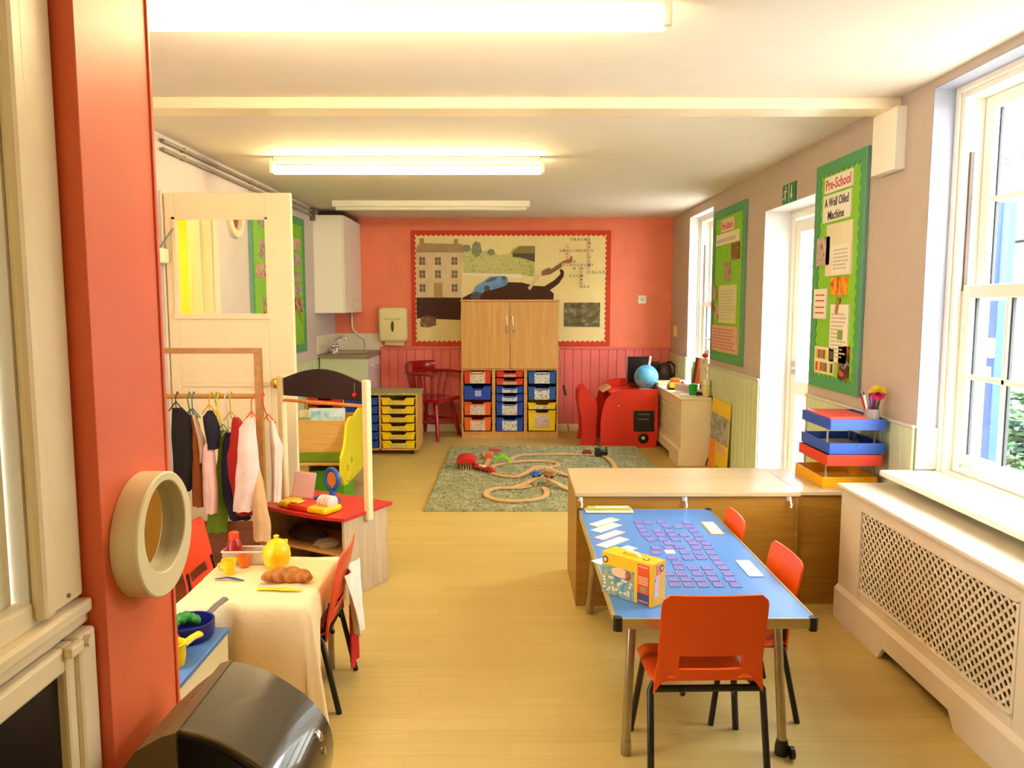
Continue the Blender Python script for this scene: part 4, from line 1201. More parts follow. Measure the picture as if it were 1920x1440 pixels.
# ------------------------------------------------------------------ display boards on the side walls
dark_green = mat('dark_green_border', '#4F9A60', rough=0.6, var=0.05)
teal_edge = mat('teal_edge', '#6A9A8A', rough=0.5, var=0.04)  # green edge with the bluish tint of daylight put into the colour
bright_green = mat('bright_green_paper', '#86C232', rough=0.7, var=0.04)
pink_txt = mat('red_lettering', '#D0443A', rough=0.7)
black_txt = mat('black_lettering', '#2E2A30', rough=0.7)
class Board:
    """a wall board; s runs left to right as seen in the room (0..1), v runs down (0..1)"""
    def __init__(self, side, label, ya, yb, z0, z1, border=0.075, n=10):
        self.side, self.z0, self.z1 = side, z0, z1
        self.ya, self.yb = ya, yb
        self.x = XR - 0.0135 if side == 'R' else XL + 0.0135
        self.sg = -1 if side == 'R' else 1
        self.t = thing('display_board', label, 'display board', (self.x, (ya + yb) / 2, z0))
        self.w, self.h = yb - ya, z1 - z0
        x0 = XR - 0.0015 if side == 'R' else XL + 0.0015
        MB().box(min(x0, self.x), max(x0, self.x), ya, yb, z0, z1).build('backing', bright_green, self.t)
        mb = MB()
        e = 0.004
        a, b = self.x + self.sg * e, self.x
        mb.prism(scallop((ya, z1), (yb, z1), (0, -1), border, n, 0.022), 'x', a, b)
        mb.prism(scallop((ya, z0), (yb, z0), (0, 1), border, n, 0.022), 'x', a, b)
        e2 = 0.0045
        a, b = self.x + self.sg * e2, self.x
        mb.prism(scallop((ya, z0), (ya, z1), (1, 0), border, int(n * self.h / self.w), 0.022), 'x', a, b)
        mb.prism(scallop((yb, z0), (yb, z1), (-1, 0), border, int(n * self.h / self.w), 0.022), 'x', a, b)
        mb.build('border', dark_green, self.t)
        for yy in (ya, yb):
            mb = MB().box(min(x0, self.x + self.sg * 0.006), max(x0, self.x + self.sg * 0.006), yy - 0.006, yy + 0.006, z0, z1, 0.001)
            mb.build('edge_strip', teal_edge, self.t)
    def yz(self, s, v):
        y = self.yb - s * self.w if self.side == 'R' else self.ya + s * self.w
        return y, self.z1 - v * self.h
    def item(self, name, s0, s1, v0, v1, m, layer=1, parent=None, label=None, tilt=0.0):
        y0, za = self.yz(s0, v0)
        y1, zb = self.yz(s1, v1)
        a = self.x
        b = self.x + self.sg * (0.0055 + 0.002 * layer)
        cy, cz = (y0 + y1) / 2, (za + zb) / 2
        M = Matrix.Translation((0, cy, cz)) @ Matrix.Rotation(tilt, 4, 'X') @ Matrix.Translation((0, -cy, -cz))
        return MB().box(min(a, b), max(a, b), min(y0, y1), max(y0, y1), zb, za, M=M).build(name, m, parent or self.t, label=label)
    def write(self, body, s, v, width, height, m, parent, layer=1):
        y, z = self.yz(s, v)
        x = self.x + self.sg * (0.0055 + 0.002 * layer + 0.0008)
        M = on_right(y, z, x) if self.side == 'R' else on_left(y, z, x)
        MB().text(body, M, width=width, height=height, depth=0.001, bold=0.012).build('lettering', m, parent)
    def lines(self, s0, s1, v0, v1, n, parent, m, layer=1, seed=1, frac=0.45):
        r = random.Random(seed)
        mb = MB()
        for i in range(n):
            va = v0 + (v1 - v0) * (i + 0.2) / n
            vb = va + (v1 - v0) / n * frac
            s = s0
            end = s1 - r.uniform(0, 0.25) * (s1 - s0)
            while s < end:
                wd = r.uniform(0.08, 0.2) * (s1 - s0)
                y0, za = self.yz(s, va)
                y1, zb = self.yz(min(s + wd, end), vb)
                x = self.x + self.sg * (0.0055 + 0.002 * layer)
                mb.box(min(x, x + self.sg * 0.0006), max(x, x + self.sg * 0.0006), min(y0, y1), max(y0, y1), zb, za)
                s += wd + 0.03 * (s1 - s0)
        mb.build('handwriting', m, parent)
grey_txt = mat('grey_writing', '#C4B8A0', rough=0.7)
B2 = Board('R', 'tall green noticeboard headed Pre-School A Well Oiled Machine on the right wall', 3.945, 4.58, 0.955, 2.215)
p = B2.item('title_card', 0.20, 0.76, 0.065, 0.135, paper)
B2.write('Pre-School', 0.48, 0.10, 0.32, 0.058, pink_txt, p)
p = B2.item('title_card', 0.18, 0.74, 0.145, 0.262, paper)
B2.write('A Well Oiled', 0.46, 0.178, 0.31, 0.05, black_txt, p)
B2.write('Machine', 0.46, 0.235, 0.21, 0.048, black_txt, p)
p = B2.item('notice_sheet', 0.28, 0.80, 0.275, 0.50, cream_paper)
B2.item('timetable', 0.42, 0.78, 0.37, 0.49, paper, 2, p)
B2.lines(0.45, 0.76, 0.385, 0.48, 6, p, grey_txt, 2, 3)
B2.item('photograph', 0.07, 0.36, 0.325, 0.45, photo('pupil_photo', ['#5A4650', '#B9A0A8', '#D8B8A8', '#6A5A60'], 12))
p = B2.item('notice_sheet', 0.05, 0.33, 0.555, 0.69, paper)
mb = MB()
for i, vv in enumerate((0.58, 0.605, 0.635, 0.66)):
    y0, za = B2.yz(0.09, vv)
    y1, zb = B2.yz(0.29, vv + 0.006)
    mb.box(B2.x - 0.0085, B2.x - 0.0075, y1, y0, zb, za)
mb.build('handwriting', pink_txt, p)
B2.item('photograph', 0.40, 0.74, 0.508, 0.585, photo('orange_photo', ['#2A2018', '#E8702A', '#E8B82A', '#D88A5A'], 13))
B2.item('paper_pencil', 0.54, 0.60, 0.595, 0.665, brown_wood, 2, tilt=0.25)
p = B2.item('long_notice', 0.43, 0.79, 0.625, 0.875, paper)
B2.lines(0.46, 0.76, 0.66, 0.86, 12, p, grey_txt, 1, 5)
B2.item('green_diagram', 0.60, 0.70, 0.735, 0.775, mat('olive_print', '#8A9A4A', rough=0.6), 2, p)
p = B2.item('colour_chart', 0.12, 0.54, 0.815, 0.935, cream_paper)
cc = ['#E2B81E', '#5A7A2A', '#D8424A', '#3A7A4A', '#E8D02A', '#6A2A4A', '#2A6A3A', '#D8303A']
k = 0
for row, (va, vb) in enumerate(((0.828, 0.868), (0.885, 0.925))):
    for s0 in (0.15, 0.20, 0.255, 0.31, 0.36, 0.44, 0.48):
        B2.item('swatch', s0, s0 + 0.045, va, vb, mat('swatch_%s' % cc[k % 8][1:], cc[k % 8], rough=0.6), 1.4, p)
        k += 1
B2.item('photograph', 0.63, 0.83, 0.80, 0.945, photo('tree_photo', ['#D8D0B8', '#2A1E1A', '#5A3A2A', '#D8501E', '#8A7A5A'], 14))
B1 = Board('R', 'green noticeboard between the far window and the white door', 5.945, 6.86, 0.95, 2.22, n=14)
p = B1.item('title_card', 0.28, 0.68, 0.075, 0.155, mat('pinkish_card', '#E6C6AC', rough=0.7))
B1.write('Pre-School', 0.48, 0.115, 0.30, 0.062, pink_txt, p)
p = B1.item('title_card', 0.12, 0.84, 0.162, 0.235, cream_paper)
B1.lines(0.15, 0.82, 0.185, 0.235, 1, p, grey_txt, 1, 9, 0.5)
B1.item('photograph', 0.62, 0.86, 0.245, 0.345, photo('amber_photo', ['#C88A1E', '#4A2A10', '#7A4A1A', '#D8B82A'], 12))
B1.item('photograph', 0.42, 0.60, 0.355, 0.475, photo('brown_photo', ['#4A2E20', '#8A6A50', '#B8A080', '#3A2418'], 12))
p = B1.item('notice_sheet', 0.26, 0.80, 0.50, 0.745, mat('faded_sheet', '#D8CFA0', rough=0.7))
B1.lines(0.30, 0.76, 0.53, 0.73, 10, p, grey_txt, 1, 11)
B1.item('photograph', 0.05, 0.16, 0.50, 0.60, photo('brown_photo', ['#4A2E20']))
B1.item('photograph', 0.02, 0.13, 0.625, 0.68, photo('dark_red_photo', ['#3A1018', '#7A2A2A', '#D8C8B0'], 12))
B1.item('photograph', 0.16, 0.27, 0.635, 0.735, photo('tan_photo', ['#6A3E2A', '#D8B890', '#5A3020'], 12))
p = B1.item('pink_chart', 0.05, 0.88, 0.765, 0.935, mat('pink_chart_paper', '#DDA890', rough=0.7, var=0.08, vscale=14))
B1.lines(0.09, 0.84, 0.78, 0.925, 7, p, mat('rose_writing', '#B87A70', rough=0.7), 1, 17)
B3 = Board('L', 'green noticeboard on the left wall, partly behind the open cream door', 5.85, 7.37, 0.99, 2.215, n=20)
for i, (s0, s1, v0, v1, m) in enumerate(((0.13, 0.30, 0.06, 0.15, photo('collage_photo', ['#D8D0C8', '#6A5A50', '#B8A8A0', '#9A5A40'], 12)), (0.13, 0.32, 0.24, 0.35, photo('collage_photo', ['#D8D0C8'])), (0.08, 0.30, 0.385, 0.475, photo('orange_collage', ['#E8E0D0', '#B85A2A', '#D8C8B0', '#7A3A20'], 14)), (0.17, 0.33, 0.60, 0.87, photo('dark_collage', ['#2A1A14', '#5A3A2A', '#D86A1E', '#B8A898', '#3A2A20'], 14)), (0.74, 0.90, 0.16, 0.24, photo('orange_collage', ['#E8E0D0'])), (0.72, 0.90, 0.27, 0.37, photo('collage_photo', ['#D8D0C8'])), (0.74, 0.90, 0.40, 0.48, photo('collage_photo', ['#D8D0C8'])), (0.72, 0.92, 0.50, 0.58, photo('collage_photo', ['#D8D0C8'])), (0.76, 0.92, 0.60, 0.70, photo('dark_collage', ['#2A1A14'])))):
    B3.item('photograph', s0, s1, v0, v1, m, 1)
MB().tube([(XL + 0.02, 7.02, 1.42), (XL + 0.024, 7.1, 1.36), (XL + 0.02, 7.24, 1.25)], 0.008, flat=(1, 0.4)).build('ribbon', mat('tan_ribbon', '#B8945A', rough=0.6), B3.t)

# exit sign over the door
t = thing('exit_sign', 'green fire exit sign with a running figure and arrow above the white door', 'sign', (XR, 5.06, 2.05))
MB().box(XR - 0.008, XR, 4.945, 5.18, 2.075, 2.20, 0.002).build('plate', mat('exit_green', '#1E7A3E', rough=0.4, var=0.02), t)
fig = MB()
xs = XR - 0.0085
def ep(a, b):     # reader-left to right, up
    return (xs, 5.18 - a, 2.075 + b)
fig.ball(ep(0.062, 0.104), 0.010, 10, 8, (0.1, 1, 1))
fig.tube([ep(0.058, 0.09), ep(0.050, 0.058)], 0.007, flat=(1, 1))
fig.tube([ep(0.050, 0.058), ep(0.066, 0.042), ep(0.058, 0.02)], 0.005)
fig.tube([ep(0.050, 0.058), ep(0.038, 0.036), ep(0.018, 0.034)], 0.005)
fig.tube([ep(0.058, 0.086), ep(0.078, 0.076), ep(0.084, 0.088)], 0.004)
fig.tube([ep(0.058, 0.086), ep(0.036, 0.082), ep(0.030, 0.066)], 0.004)
fig.xf(Matrix.Translation((xs, 0, 0)) @ Matrix.Diagonal((0.12, 1, 1, 1)) @ Matrix.Translation((-xs, 0, 0)))
fig.build('running_figure', white_plastic, t)
ar = MB()
def ap(a, b): return (5.18 - a, 2.075 + b)
ar.prism([ap(0.160, 0.108), ap(0.172, 0.108), ap(0.172, 0.05), ap(0.188, 0.05), ap(0.166, 0.02), ap(0.144, 0.05), ap(0.160, 0.05)], 'x', XR - 0.0095, XR - 0.0075)
ar.build('arrow', white_plastic, t)
MB().box(XR - 0.0092, XR - 0.0078, 5.056, 5.062, 2.08, 2.195).build('divider', white_plastic, t)

# ------------------------------------------------------------------ left wall: pipes, round mirror, open door
pipe_grey = mat('greyed_pipe_paint', '#8F8472', rough=0.4, var=0.05)
for zz, lb_ in ((2.335, 'upper of two thin pipes along the top of the left wall'), (2.288, 'lower of two thin pipes along the top of the left wall')):
    t = thing('wall_pipe', lb_, 'pipe', (XL + 0.02, 6.05, zz), 0, 'pipes along the left wall')
    MB().tube([(XL + 0.018, 4.42, zz), (XL + 0.018, 7.66, zz)], 0.011, seg=10).build('pipe', pipe_grey, t, smooth=True)
    for yy in (4.7, 5.9, 7.1):
        MB().box(XL, XL + 0.03, yy - 0.008, yy + 0.008, zz - 0.014, zz + 0.014, 0.003).build('clip', pipe_grey, t)
solo('pipe_bracket', MB().box(XL, XL + 0.05, 7.66, 7.69, 2.24, 2.365, 0.003), mat('brown_bracket', '#7A6352', rough=0.6), 'brown bracket where the two thin pipes end near the white cupboard', 'bracket')
def ring_mirror(name, label, M, R, rin, th, m, gm, off=0.0):
    t = thing(name, label, 'mirror', M.translation[:])
    n = 64
    def ring(r, z, o=0.0):
        return [M @ Vector((r * math.cos(2 * PI * k / n) - o, r * math.sin(2 * PI * k / n), z)) for k in range(n)]
    mb = MB()
    mb.loft([ring(rin, 0.001, off), ring(R, 0.001), ring(R, th - 0.003), ring(R - 0.003, th), ring(rin + 0.002, th, off), ring(rin, th - 0.002, off), ring(rin, 0.001, off)], cap=False)
    mb.build('rim', m, t, smooth=True, sharp=25)
    MB().loft([ring(rin - 0.0005, th * 0.45, off), ring(rin - 0.0005, th * 0.45 + 0.003, off)]).build('glass', gm, t)
    return t
mirror_glass = mat('mirror_glass', '#F0EEE6', rough=0.03, metal=1.0, var=0.0)
rimcream = mat('cream_rim', '#E9DDB4', rough=0.4, var=0.02)
ring_mirror('round_mirror', 'round cream rimmed mirror high on the left wall seen through the door glass', Matrix.Translation((XL, 5.54, 2.045)) @ Matrix.Rotation(PI / 2, 4, 'Y'), 0.148, 0.10, 0.035, rimcream, mirror_glass)
ring_mirror('round_mirror', 'round mirror with a thick cream rim fixed to the red pillar', Matrix.Translation((PX, 1.535, 0.966)) @ Matrix.Rotation(PI / 2, 4, 'Y'), 0.126, 0.092, 0.052, rimcream, mirror_glass, 0.016)

door_cream = mat('door_cream_paint', '#F2DDB0', rough=0.42, var=0.02)
dy0, dy1 = 4.385, 4.425
dx0, dx1 = -1.925, -1.222
gx0, gx1, gz0, gz1 = -1.868, -1.362, 1.368, 1.902
mb = MB()
mb.box(dx0, gx0, dy0, dy1, 0.01, 2.045, 0.003)
mb.box(gx1, dx1, dy0, dy1, 0.01, 2.045, 0.003)
mb.box(gx0, gx1, dy0, dy1, gz1, 2.045, 0.003)
mb.box(gx0, gx1, dy0, dy1, 0.01, gz0, 0.003)
door2 = struct('door_2', mb, door_cream)
mb = MB()
mb.box(gx0 - 0.018, gx0 + 0.006, dy0 - 0.008, dy0, gz0 - 0.02, gz1 + 0.012, 0.003)
mb.box(gx1 - 0.006, gx1 + 0.012, dy0 - 0.008, dy0, gz0 - 0.02, gz1 + 0.012, 0.003)
mb.box(gx0 - 0.018, gx1 + 0.012, dy0 - 0.008, dy0, gz1 - 0.006, gz1 + 0.014, 0.003)
mb.box(gx0 - 0.024, gx1 + 0.018, dy0 - 0.010, dy0, gz0 - 0.024, gz0 + 0.008, 0.003)
mb.build('glazing_bead', door_cream, door2)
MB().box(gx0, gx1, 4.403, 4.407, gz0, gz1).build('pane', glass, door2)
MB().box(-1.86, -1.36, dy0 - 0.006, dy0, 0.96, 0.985, 0.004).build('cross_strip', door_cream, door2)  # thin raised strip across the door below the pane
MB().lathe([(0, 0), (0.026, 0), (0.026, 0.006), (0.012, 0.012), (0.012, 0.03), (0.026, 0.042), (0.030, 0.056), (0.022, 0.070), (0, 0.074)], Matrix.Translation((-1.318, dy0, 0.985)) @ Matrix.Rotation(PI / 2, 4, 'X')).build('door_knob', brass, door2, smooth=True)
t = thing('door_closer', 'small cream door closer with a metal arm at the hinge side of the cream door', 'door closer', (XL, 4.33, 1.68))
MB().box(XL, XL + 0.05, 4.24, 4.37, 1.655, 1.735, 0.006).build('body', cream_paint, t)
MB().tube([(XL + 0.03, 4.30, 1.735), (XL + 0.045, 4.31, 1.76), (XL + 0.075, 4.37, 1.845)], 0.006).build('arm', grey_metal, t)

# ------------------------------------------------------------------ rug with the wooden railway
def rug():
    rnd = random.Random(11)
    nx, ny = 150, 196
    corners = ((-0.60, 5.235), (1.27, 5.235), (1.27, 7.615), (-0.587, 7.615))
    mb = MB()
    V = []
    for i in range(nx + 1):
        row = []
        for j in range(ny + 1):
            u, v = i / nx, j / ny
            x = (corners[0][0] * (1 - u) + corners[1][0] * u) * (1 - v) + (corners[3][0] * (1 - u) + corners[2][0] * u) * v
            y = corners[0][1] * (1 - v) + corners[3][1] * v
            e = min(i, nx - i, j, ny - j)
            z = 0.004 if e == 0 else 0.012 + rnd.uniform(0, 0.016)
            if e > 0:
                x += rnd.uniform(-.005, .005)
                y += rnd.uniform(-.005, .005)
            else:
                x += rnd.uniform(-.004, .004)
                y += rnd.uniform(-.004, .004)
            row.append(mb.bm.verts.new((x, y, z)))
        V.append(row)
    for i in range(nx):
        for j in range(ny):
            mb.bm.faces.new((V[i][j], V[i + 1][j], V[i + 1][j + 1], V[i][j + 1]))
    edge = [V[i][0] for i in range(nx + 1)] + [V[nx][j] for j in range(1, ny + 1)] + [V[i][ny] for i in range(nx - 1, -1, -1)] + [V[0][j] for j in range(ny - 1, 0, -1)]
    low = [mb.bm.verts.new((v.co.x, v.co.y, 0.0005)) for v in edge]
    for k in range(len(edge)):
        mb.bm.faces.new((edge[k], low[k], low[(k + 1) % len(low)], edge[(k + 1) % len(edge)]))
    m = photo('shaggy_green_pile', ['#6C6C48', '#918E68', '#7E7C58', '#A5A07A', '#75744E'], 16, 0.95)
    return solo('rug', mb, m, 'shaggy sage green rug under the wooden railway', 'rug')
rug()
track_wood = grain('track_wood', '#C99A62', '#DDB684', scale=(20, 20, 20), rough=0.5)
def smooth_path(pts, n=8):
    out = []
    P = [Vector(p) for p in pts]
    for i in range(len(P) - 1):
        p0, p1, p2, p3 = P[max(i - 1, 0)], P[i], P[i + 1], P[min(i + 2, len(P) - 1)]
        for k in range(n):
            s = k / n
            out.append(0.5 * ((2 * p1) + (-p0 + p2) * s + (2 * p0 - 5 * p1 + 4 * p2 - p3) * s * s + (-p0 + 3 * p1 - 3 * p2 + p3) * s ** 3))
    out.append(P[-1])
    return out
def track(label, pts):
    """flat wooden rail piece with two grooves, laid along a path"""
    P = smooth_path(pts)
    prof = [(-.02, 0), (.02, 0), (.02, .012), (.014, .012), (.014, .009), (.009, .009), (.009, .012), (-.009, .012), (-.009, .009), (-.014, .009), (-.014, .012), (-.02, .012)]
    rings = []
    for i, p in enumerate(P):
        d = (P[min(i + 1, len(P) - 1)] - P[max(i - 1, 0)])
        d.z = 0
        d.normalize()
        s = Vector((d.y, -d.x, 0))
        rings.append([p + s * a + Vector((0, 0, b)) for a, b in prof])
    return solo('toy_track', MB().loft(rings), track_wood, label, 'toy track', 'wooden railway track on the rug')
ZR = 0.027
def L(pts, z=ZR): return [(x, y, z) for x, y in pts]
track('looped wooden track nearest the camera on the rug', L([(0.163, 5.864), (0.062, 5.80), (-0.078, 5.794), (-0.147, 5.726), (-0.175, 5.617), (-0.15, 5.502), (-0.054, 5.408), (0.057, 5.396), (0.18, 5.444), (0.259, 5.538), (0.277, 5.677), (0.258, 5.80)]))
track('wooden track rising over the nearer toy bridge', [(0.03, 5.81, ZR), (0.10, 5.86, 0.04), (0.248, 5.93, 0.085), (0.36, 5.85, 0.05), (0.45, 5.74, ZR), (0.58, 5.68, ZR)])
track('wooden track running from the red wagons to the farther toy bridge', [(-0.15, 6.31, ZR), (-0.062, 6.217, ZR), (0.05, 6.184, ZR), (0.12, 6.22, 0.045), (0.254, 6.31, 0.085), (0.40, 6.27, 0.045), (0.50, 6.20, ZR), (0.7, 6.1, ZR)])
track('S shaped wooden track in the middle of the rug', L([(-0.165, 6.457), (-0.134, 6.618), (0.002, 6.756), (0.142, 6.812), (0.294, 6.812), (0.396, 6.755), (0.423, 6.643), (0.362, 6.561), (0.246, 6.482), (0.22, 6.40)]))
track('long wooden track at the far side of the rug behind the others', L([(0.013, 6.813), (0.026, 6.96), (0.123, 7.09), (0.393, 7.125), (0.70, 7.12), (0.86, 7.05), (0.90, 6.84), (0.905, 6.586), (0.87, 6.3)]))
track('short wooden track by the red signal at the left of the rug', L([(-0.213, 6.56), (-0.195, 6.76), (-0.19, 6.93), (-0.235, 7.08), (-0.222, 7.24)]))
for (x, y), lb_ in (((0.248, 5.95), 'wooden toy bridge arch under the nearer ramp'), ((0.254, 6.33), 'wooden toy bridge arch under the farther ramp')):
    t = thing('toy_bridge', lb_, 'toy bridge', (x, y, 0.022), 0, 'toy bridges on the rug')
    for dx in (-0.05, 0.05):
        MB().box(x + dx - 0.012, x + dx + 0.012, y - 0.045, y - 0.02, 0.022, 0.082, 0.003).box(x + dx - 0.012, x + dx + 0.012, y + 0.02, y + 0.045, 0.022, 0.082, 0.003).build('pier', track_wood, t)
toy_red = plastic('toy_red', '#C8281C')
def wagon(label, x, y, a, m, z=0.04, load=None, group='toy train wagons on the rug'):
    t = thing('toy_wagon', label, 'toy train', (x, y, z - 0.012), a, group)
    MB().box(-0.045, 0.045, -0.018, 0.018, 0.012, 0.034, 0.003).build('body', m, t, local=True)
    for sx in (-0.028, 0.028):
        MB().tube([(sx, -0.02, 0.011), (sx, 0.02, 0.011)], 0.010, seg=12).build('wheels', black_plastic, t, local=True)
    if load:
        MB().box(-0.036, 0.036, -0.015, 0.015, 0.034, 0.05, 0.004).build('load', load, t, local=True)
    return t
a = math.atan2(-0.18, 0.14)
wagon('red wagon nearest the red roofed station', -0.30, 6.50, a, toy_red, load=toy_red)
wagon('middle red wagon of the three on the rug', -0.235, 6.425, a, toy_red, load=mat('cream_load', '#E0CDB0'))
wagon('red wagon last in line towards the ramp', -0.165, 6.345, a, toy_red, load=toy_red)
wagon('red brown wagon behind the black toy engine', 0.72, 7.12, -0.05, mat('red_brown_toy', '#8A3A20', rough=0.5), load=mat('red_brown_toy', '#8A3A20'))
t = thing('toy_engine', 'black toy steam engine at the far side of the rug', 'toy train', (0.845, 7.055, 0.028), -0.35)
MB().box(-0.06, 0.06, -0.02, 0.02, 0.012, 0.026, 0.003).build('chassis', black_plastic, t, local=True)
MB().tube([(-0.005, 0, 0.045), (0.062, 0, 0.045)], 0.019, seg=14).build('boiler', mat('dark_green_toy', '#26342A', rough=0.3), t, local=True, smooth=True)
MB().box(-0.058, -0.008, -0.02, 0.02, 0.026, 0.078, 0.004).build('cab', mat('dark_green_toy', '#26342A'), t, local=True)
MB().tube([(0.045, 0, 0.06), (0.045, 0, 0.09)], [0.007, 0.010]).build('chimney', black_plastic, t, local=True, smooth=True)
for sx in (-0.035, 0.0, 0.035):
    MB().tube([(sx, -0.022, 0.011), (sx, 0.022, 0.011)], 0.011, seg=12).build('wheels', black_plastic, t, local=True)
t = thing('toy_station', 'wooden toy shed with a red roof at the left of the rug', 'toy building', (-0.38, 6.58, 0.022))
mb = MB()
for i in range(7):
    xx = -0.445 + i * 0.0215
    mb.box(xx, xx + 0.010, 6.50, 6.51, 0.022, 0.085)
mb.box(-0.445, -0.437, 6.50, 6.68, 0.022, 0.085).box(-0.318, -0.310, 6.50, 6.68, 0.022, 0.085).box(-0.445, -0.31, 6.67, 6.68, 0.022, 0.085)
mb.build('walls', track_wood, t)
mb = MB()
rings = []
for j, yy in enumerate((6.47, 6.71)):
    rings.append([(-0.3775 + 0.085 * math.cos(k * PI / 10), yy, 0.082 + 0.045 * math.sin(k * PI / 10)) for k in range(11)])
mb.loft(rings)
mb.build('roof', toy_red, t, smooth=True)
t = thing('toy_signal', 'orange red toy level crossing behind the green tunnel', 'toy signal', (-0.18, 6.95, 0.022))
MB().box(-0.225, -0.165, 6.90, 6.96, 0.022, 0.075, 0.005).build('box', plastic('toy_orange', '#D8582A'), t)
MB().box(-0.175, -0.155, 7.16, 7.18, 0.022, 0.055, 0.002).build('post', track_wood, t)
MB().box(-0.20, -0.08, 7.15, 7.20, 0.055, 0.072, 0.004).build('barrier', toy_red, t)
MB().box(-0.20, -0.17, 6.90, 7.18, 0.0225, 0.032).build('baseboard', track_wood, t)
t = thing('toy_tunnel', 'lime green arched toy tunnel on the rug', 'toy tunnel', (-0.07, 6.73, 0.022))
lime_pl = plastic('lime_toy', '#7CC81E')
for yy in (6.67, 6.73, 6.79):
    MB().tube([(-0.07 + 0.066 * math.cos(PI * k / 14), yy, 0.022 + 0.075 * math.sin(PI * k / 14)) for k in range(15)], 0.007).build('arch', lime_pl, t, smooth=True)
mb = MB()
for k in (3, 7, 11):
    mb.tube([(-0.07 + 0.066 * math.cos(PI * k / 14), yy, 0.022 + 0.075 * math.sin(PI * k / 14)) for yy in (6.67, 6.79)], 0.005)
mb.build('brace', lime_pl, t, smooth=True)
t = thing('toy_car', 'small blue toy car on the nearer wooden ramp', 'toy car', (0.20, 5.925, 0.090), 0.35)
MB().box(-0.04, 0.04, -0.02, 0.02, 0.008, 0.03, 0.006).box(-0.02, 0.022, -0.018, 0.018, 0.03, 0.046, 0.006).build('body', plastic('toy_blue', '#2A62B8'), t, local=True)
for sx in (-0.024, 0.024):
    MB().tube([(sx, -0.022, 0.009), (sx, 0.022, 0.009)], 0.009, seg=12).build('wheels', black_plastic, t, local=True)
wagon('brown wagon of logs behind the nearer bridge', 0.31, 5.91, -0.55, brown_wood, 0.098, brown_wood)
# ------------------------------------------------------------------ low cupboards with their backs to the camera
hook_mat = white_plastic
def low_unit(label, xa, xb, ya, yb_, hooks):
    t = thing('low_cupboard', label, 'low cupboard', ((xa + xb) / 2, (ya + yb_) / 2, 0), 0, 'low oak units facing the rug')
    MB().box(xa, xa + 0.02, ya, yb_, 0, 0.533, 0.001).box(xb - 0.02, xb, ya, yb_, 0, 0.533, 0.001).box(xa + 0.02, xb - 0.02, ya + 0.02, yb_, 0.02, 0.04).build('sides', oak_dark, t)
    MB().box(xa + 0.02, xb - 0.02, ya + 0.001, ya + 0.018, 0.0, 0.533, 0.001).build('back_panel', oak_dark, t)
    MB().box(xa + 0.02, xb - 0.02, ya + 0.02, yb_ - 0.02, 0.27, 0.288).build('shelf', oak_flat, t)
    MB().box(xa - 0.006, xb + 0.003, ya - 0.012, yb_ + 0.006, 0.533, 0.555, 0.003).build('top', oak_flat, t)
    for hx in hooks:
        mb = MB().box(hx - 0.012, hx + 0.012, ya - 0.003, ya + 0.002, 0.51, 0.535, 0.001)
        mb.tube([(hx, ya - 0.004, 0.533), (hx + 0.003, ya - 0.012, 0.515), (hx + 0.008, ya - 0.014, 0.495), (hx + 0.004, ya - 0.018, 0.482)], 0.0045, seg=8)
        mb.build('hook', hook_mat, t, smooth=True)
low_unit('long low oak cupboard with white hooks behind the blue table', 0.312, 1.358, 3.552, 4.075, (0.33, 0.82, 1.31))
low_unit('narrow low oak cupboard under the coloured letter trays', 1.366, 1.775, 3.572, 4.06, ())

# ------------------------------------------------------------------ stack of letter trays
def letter_tray(label, z, x0, y0, col, rot=0.0, fill=None):
    w, d, h = 0.262, 0.355, 0.052
    t = thing('letter_tray', label, 'letter tray', (x0, y0, z), rot, 'stacked letter trays')
    m = plastic('tray_' + col[1:], col)
    mb = MB().box(0, w, 0, d, 0, 0.004)
    mb.box(0, 0.004, 0, d, 0.004, h, 0.001).box(w - 0.004, w, 0, d, 0.004, h, 0.001)
    mb.box(0.004, w - 0.004, 0, 0.004, 0.004, h, 0.001).box(0.004, w - 0.004, d - 0.004, d, 0.004, h, 0.001)
    mb.build('tray', m, t, local=True)
    if fill:
        for i, (nm, c, zz) in enumerate(fill):
            MB().box(0.02 + 0.006 * i, w - 0.045, 0.03, d - 0.03 - 0.01 * i, 0.006 + zz, 0.012 + zz, 0.001).build('papers', mat(nm, c, rough=0.7), t, local=True)
    return t
bl, rd, yl = '#2A55B4', '#D23A22', '#EBA80E'
letter_tray('yellow letter tray at the bottom of the stack on the low cupboard', 0.556, 1.492, 3.62, yl)
letter_tray('red letter tray between the yellow tray and the lower blue tray', 0.674, 1.486, 3.565, rd)
letter_tray('lower blue letter tray holding papers and a dark pouch', 0.728, 1.500, 3.575, bl, fill=[('white_sheaf', '#F2ECDE', 0), ('grey_sheaf', '#B8AFA6', 0.008)])
letter_tray('top blue letter tray under the pencil pot', 0.842, 1.500, 3.575, bl, fill=[('cream_sheaf', '#E5CF96', 0.02)])
t = thing('tray_supports', 'clear upright rods holding the stacked letter trays apart', 'tray rods', (1.6, 3.75, 0.556))
rod = mat('clear_rod', '#D8D2C4', rough=0.1, trans=0.6, var=0)
for px, py in ((1.512, 3.634), (1.736, 3.634), (1.512, 3.904), (1.736, 3.904)):
    MB().tube([(px, py, 0.5625), (px, py, 0.673)], 0.005).build('rod', rod, t, smooth=True)
    MB().tube([(px, py, 0.743), (px, py, 0.841)], 0.005).build('rod', rod, t, smooth=True)
solo('folder', MB().box(1.507, 1.70, 3.60, 3.90, 0.886, 0.900, 0.003), mat('pinkish_red_folder', '#E8474A', rough=0.35), 'pinkish red folder lying in the top blue letter tray', 'folder')
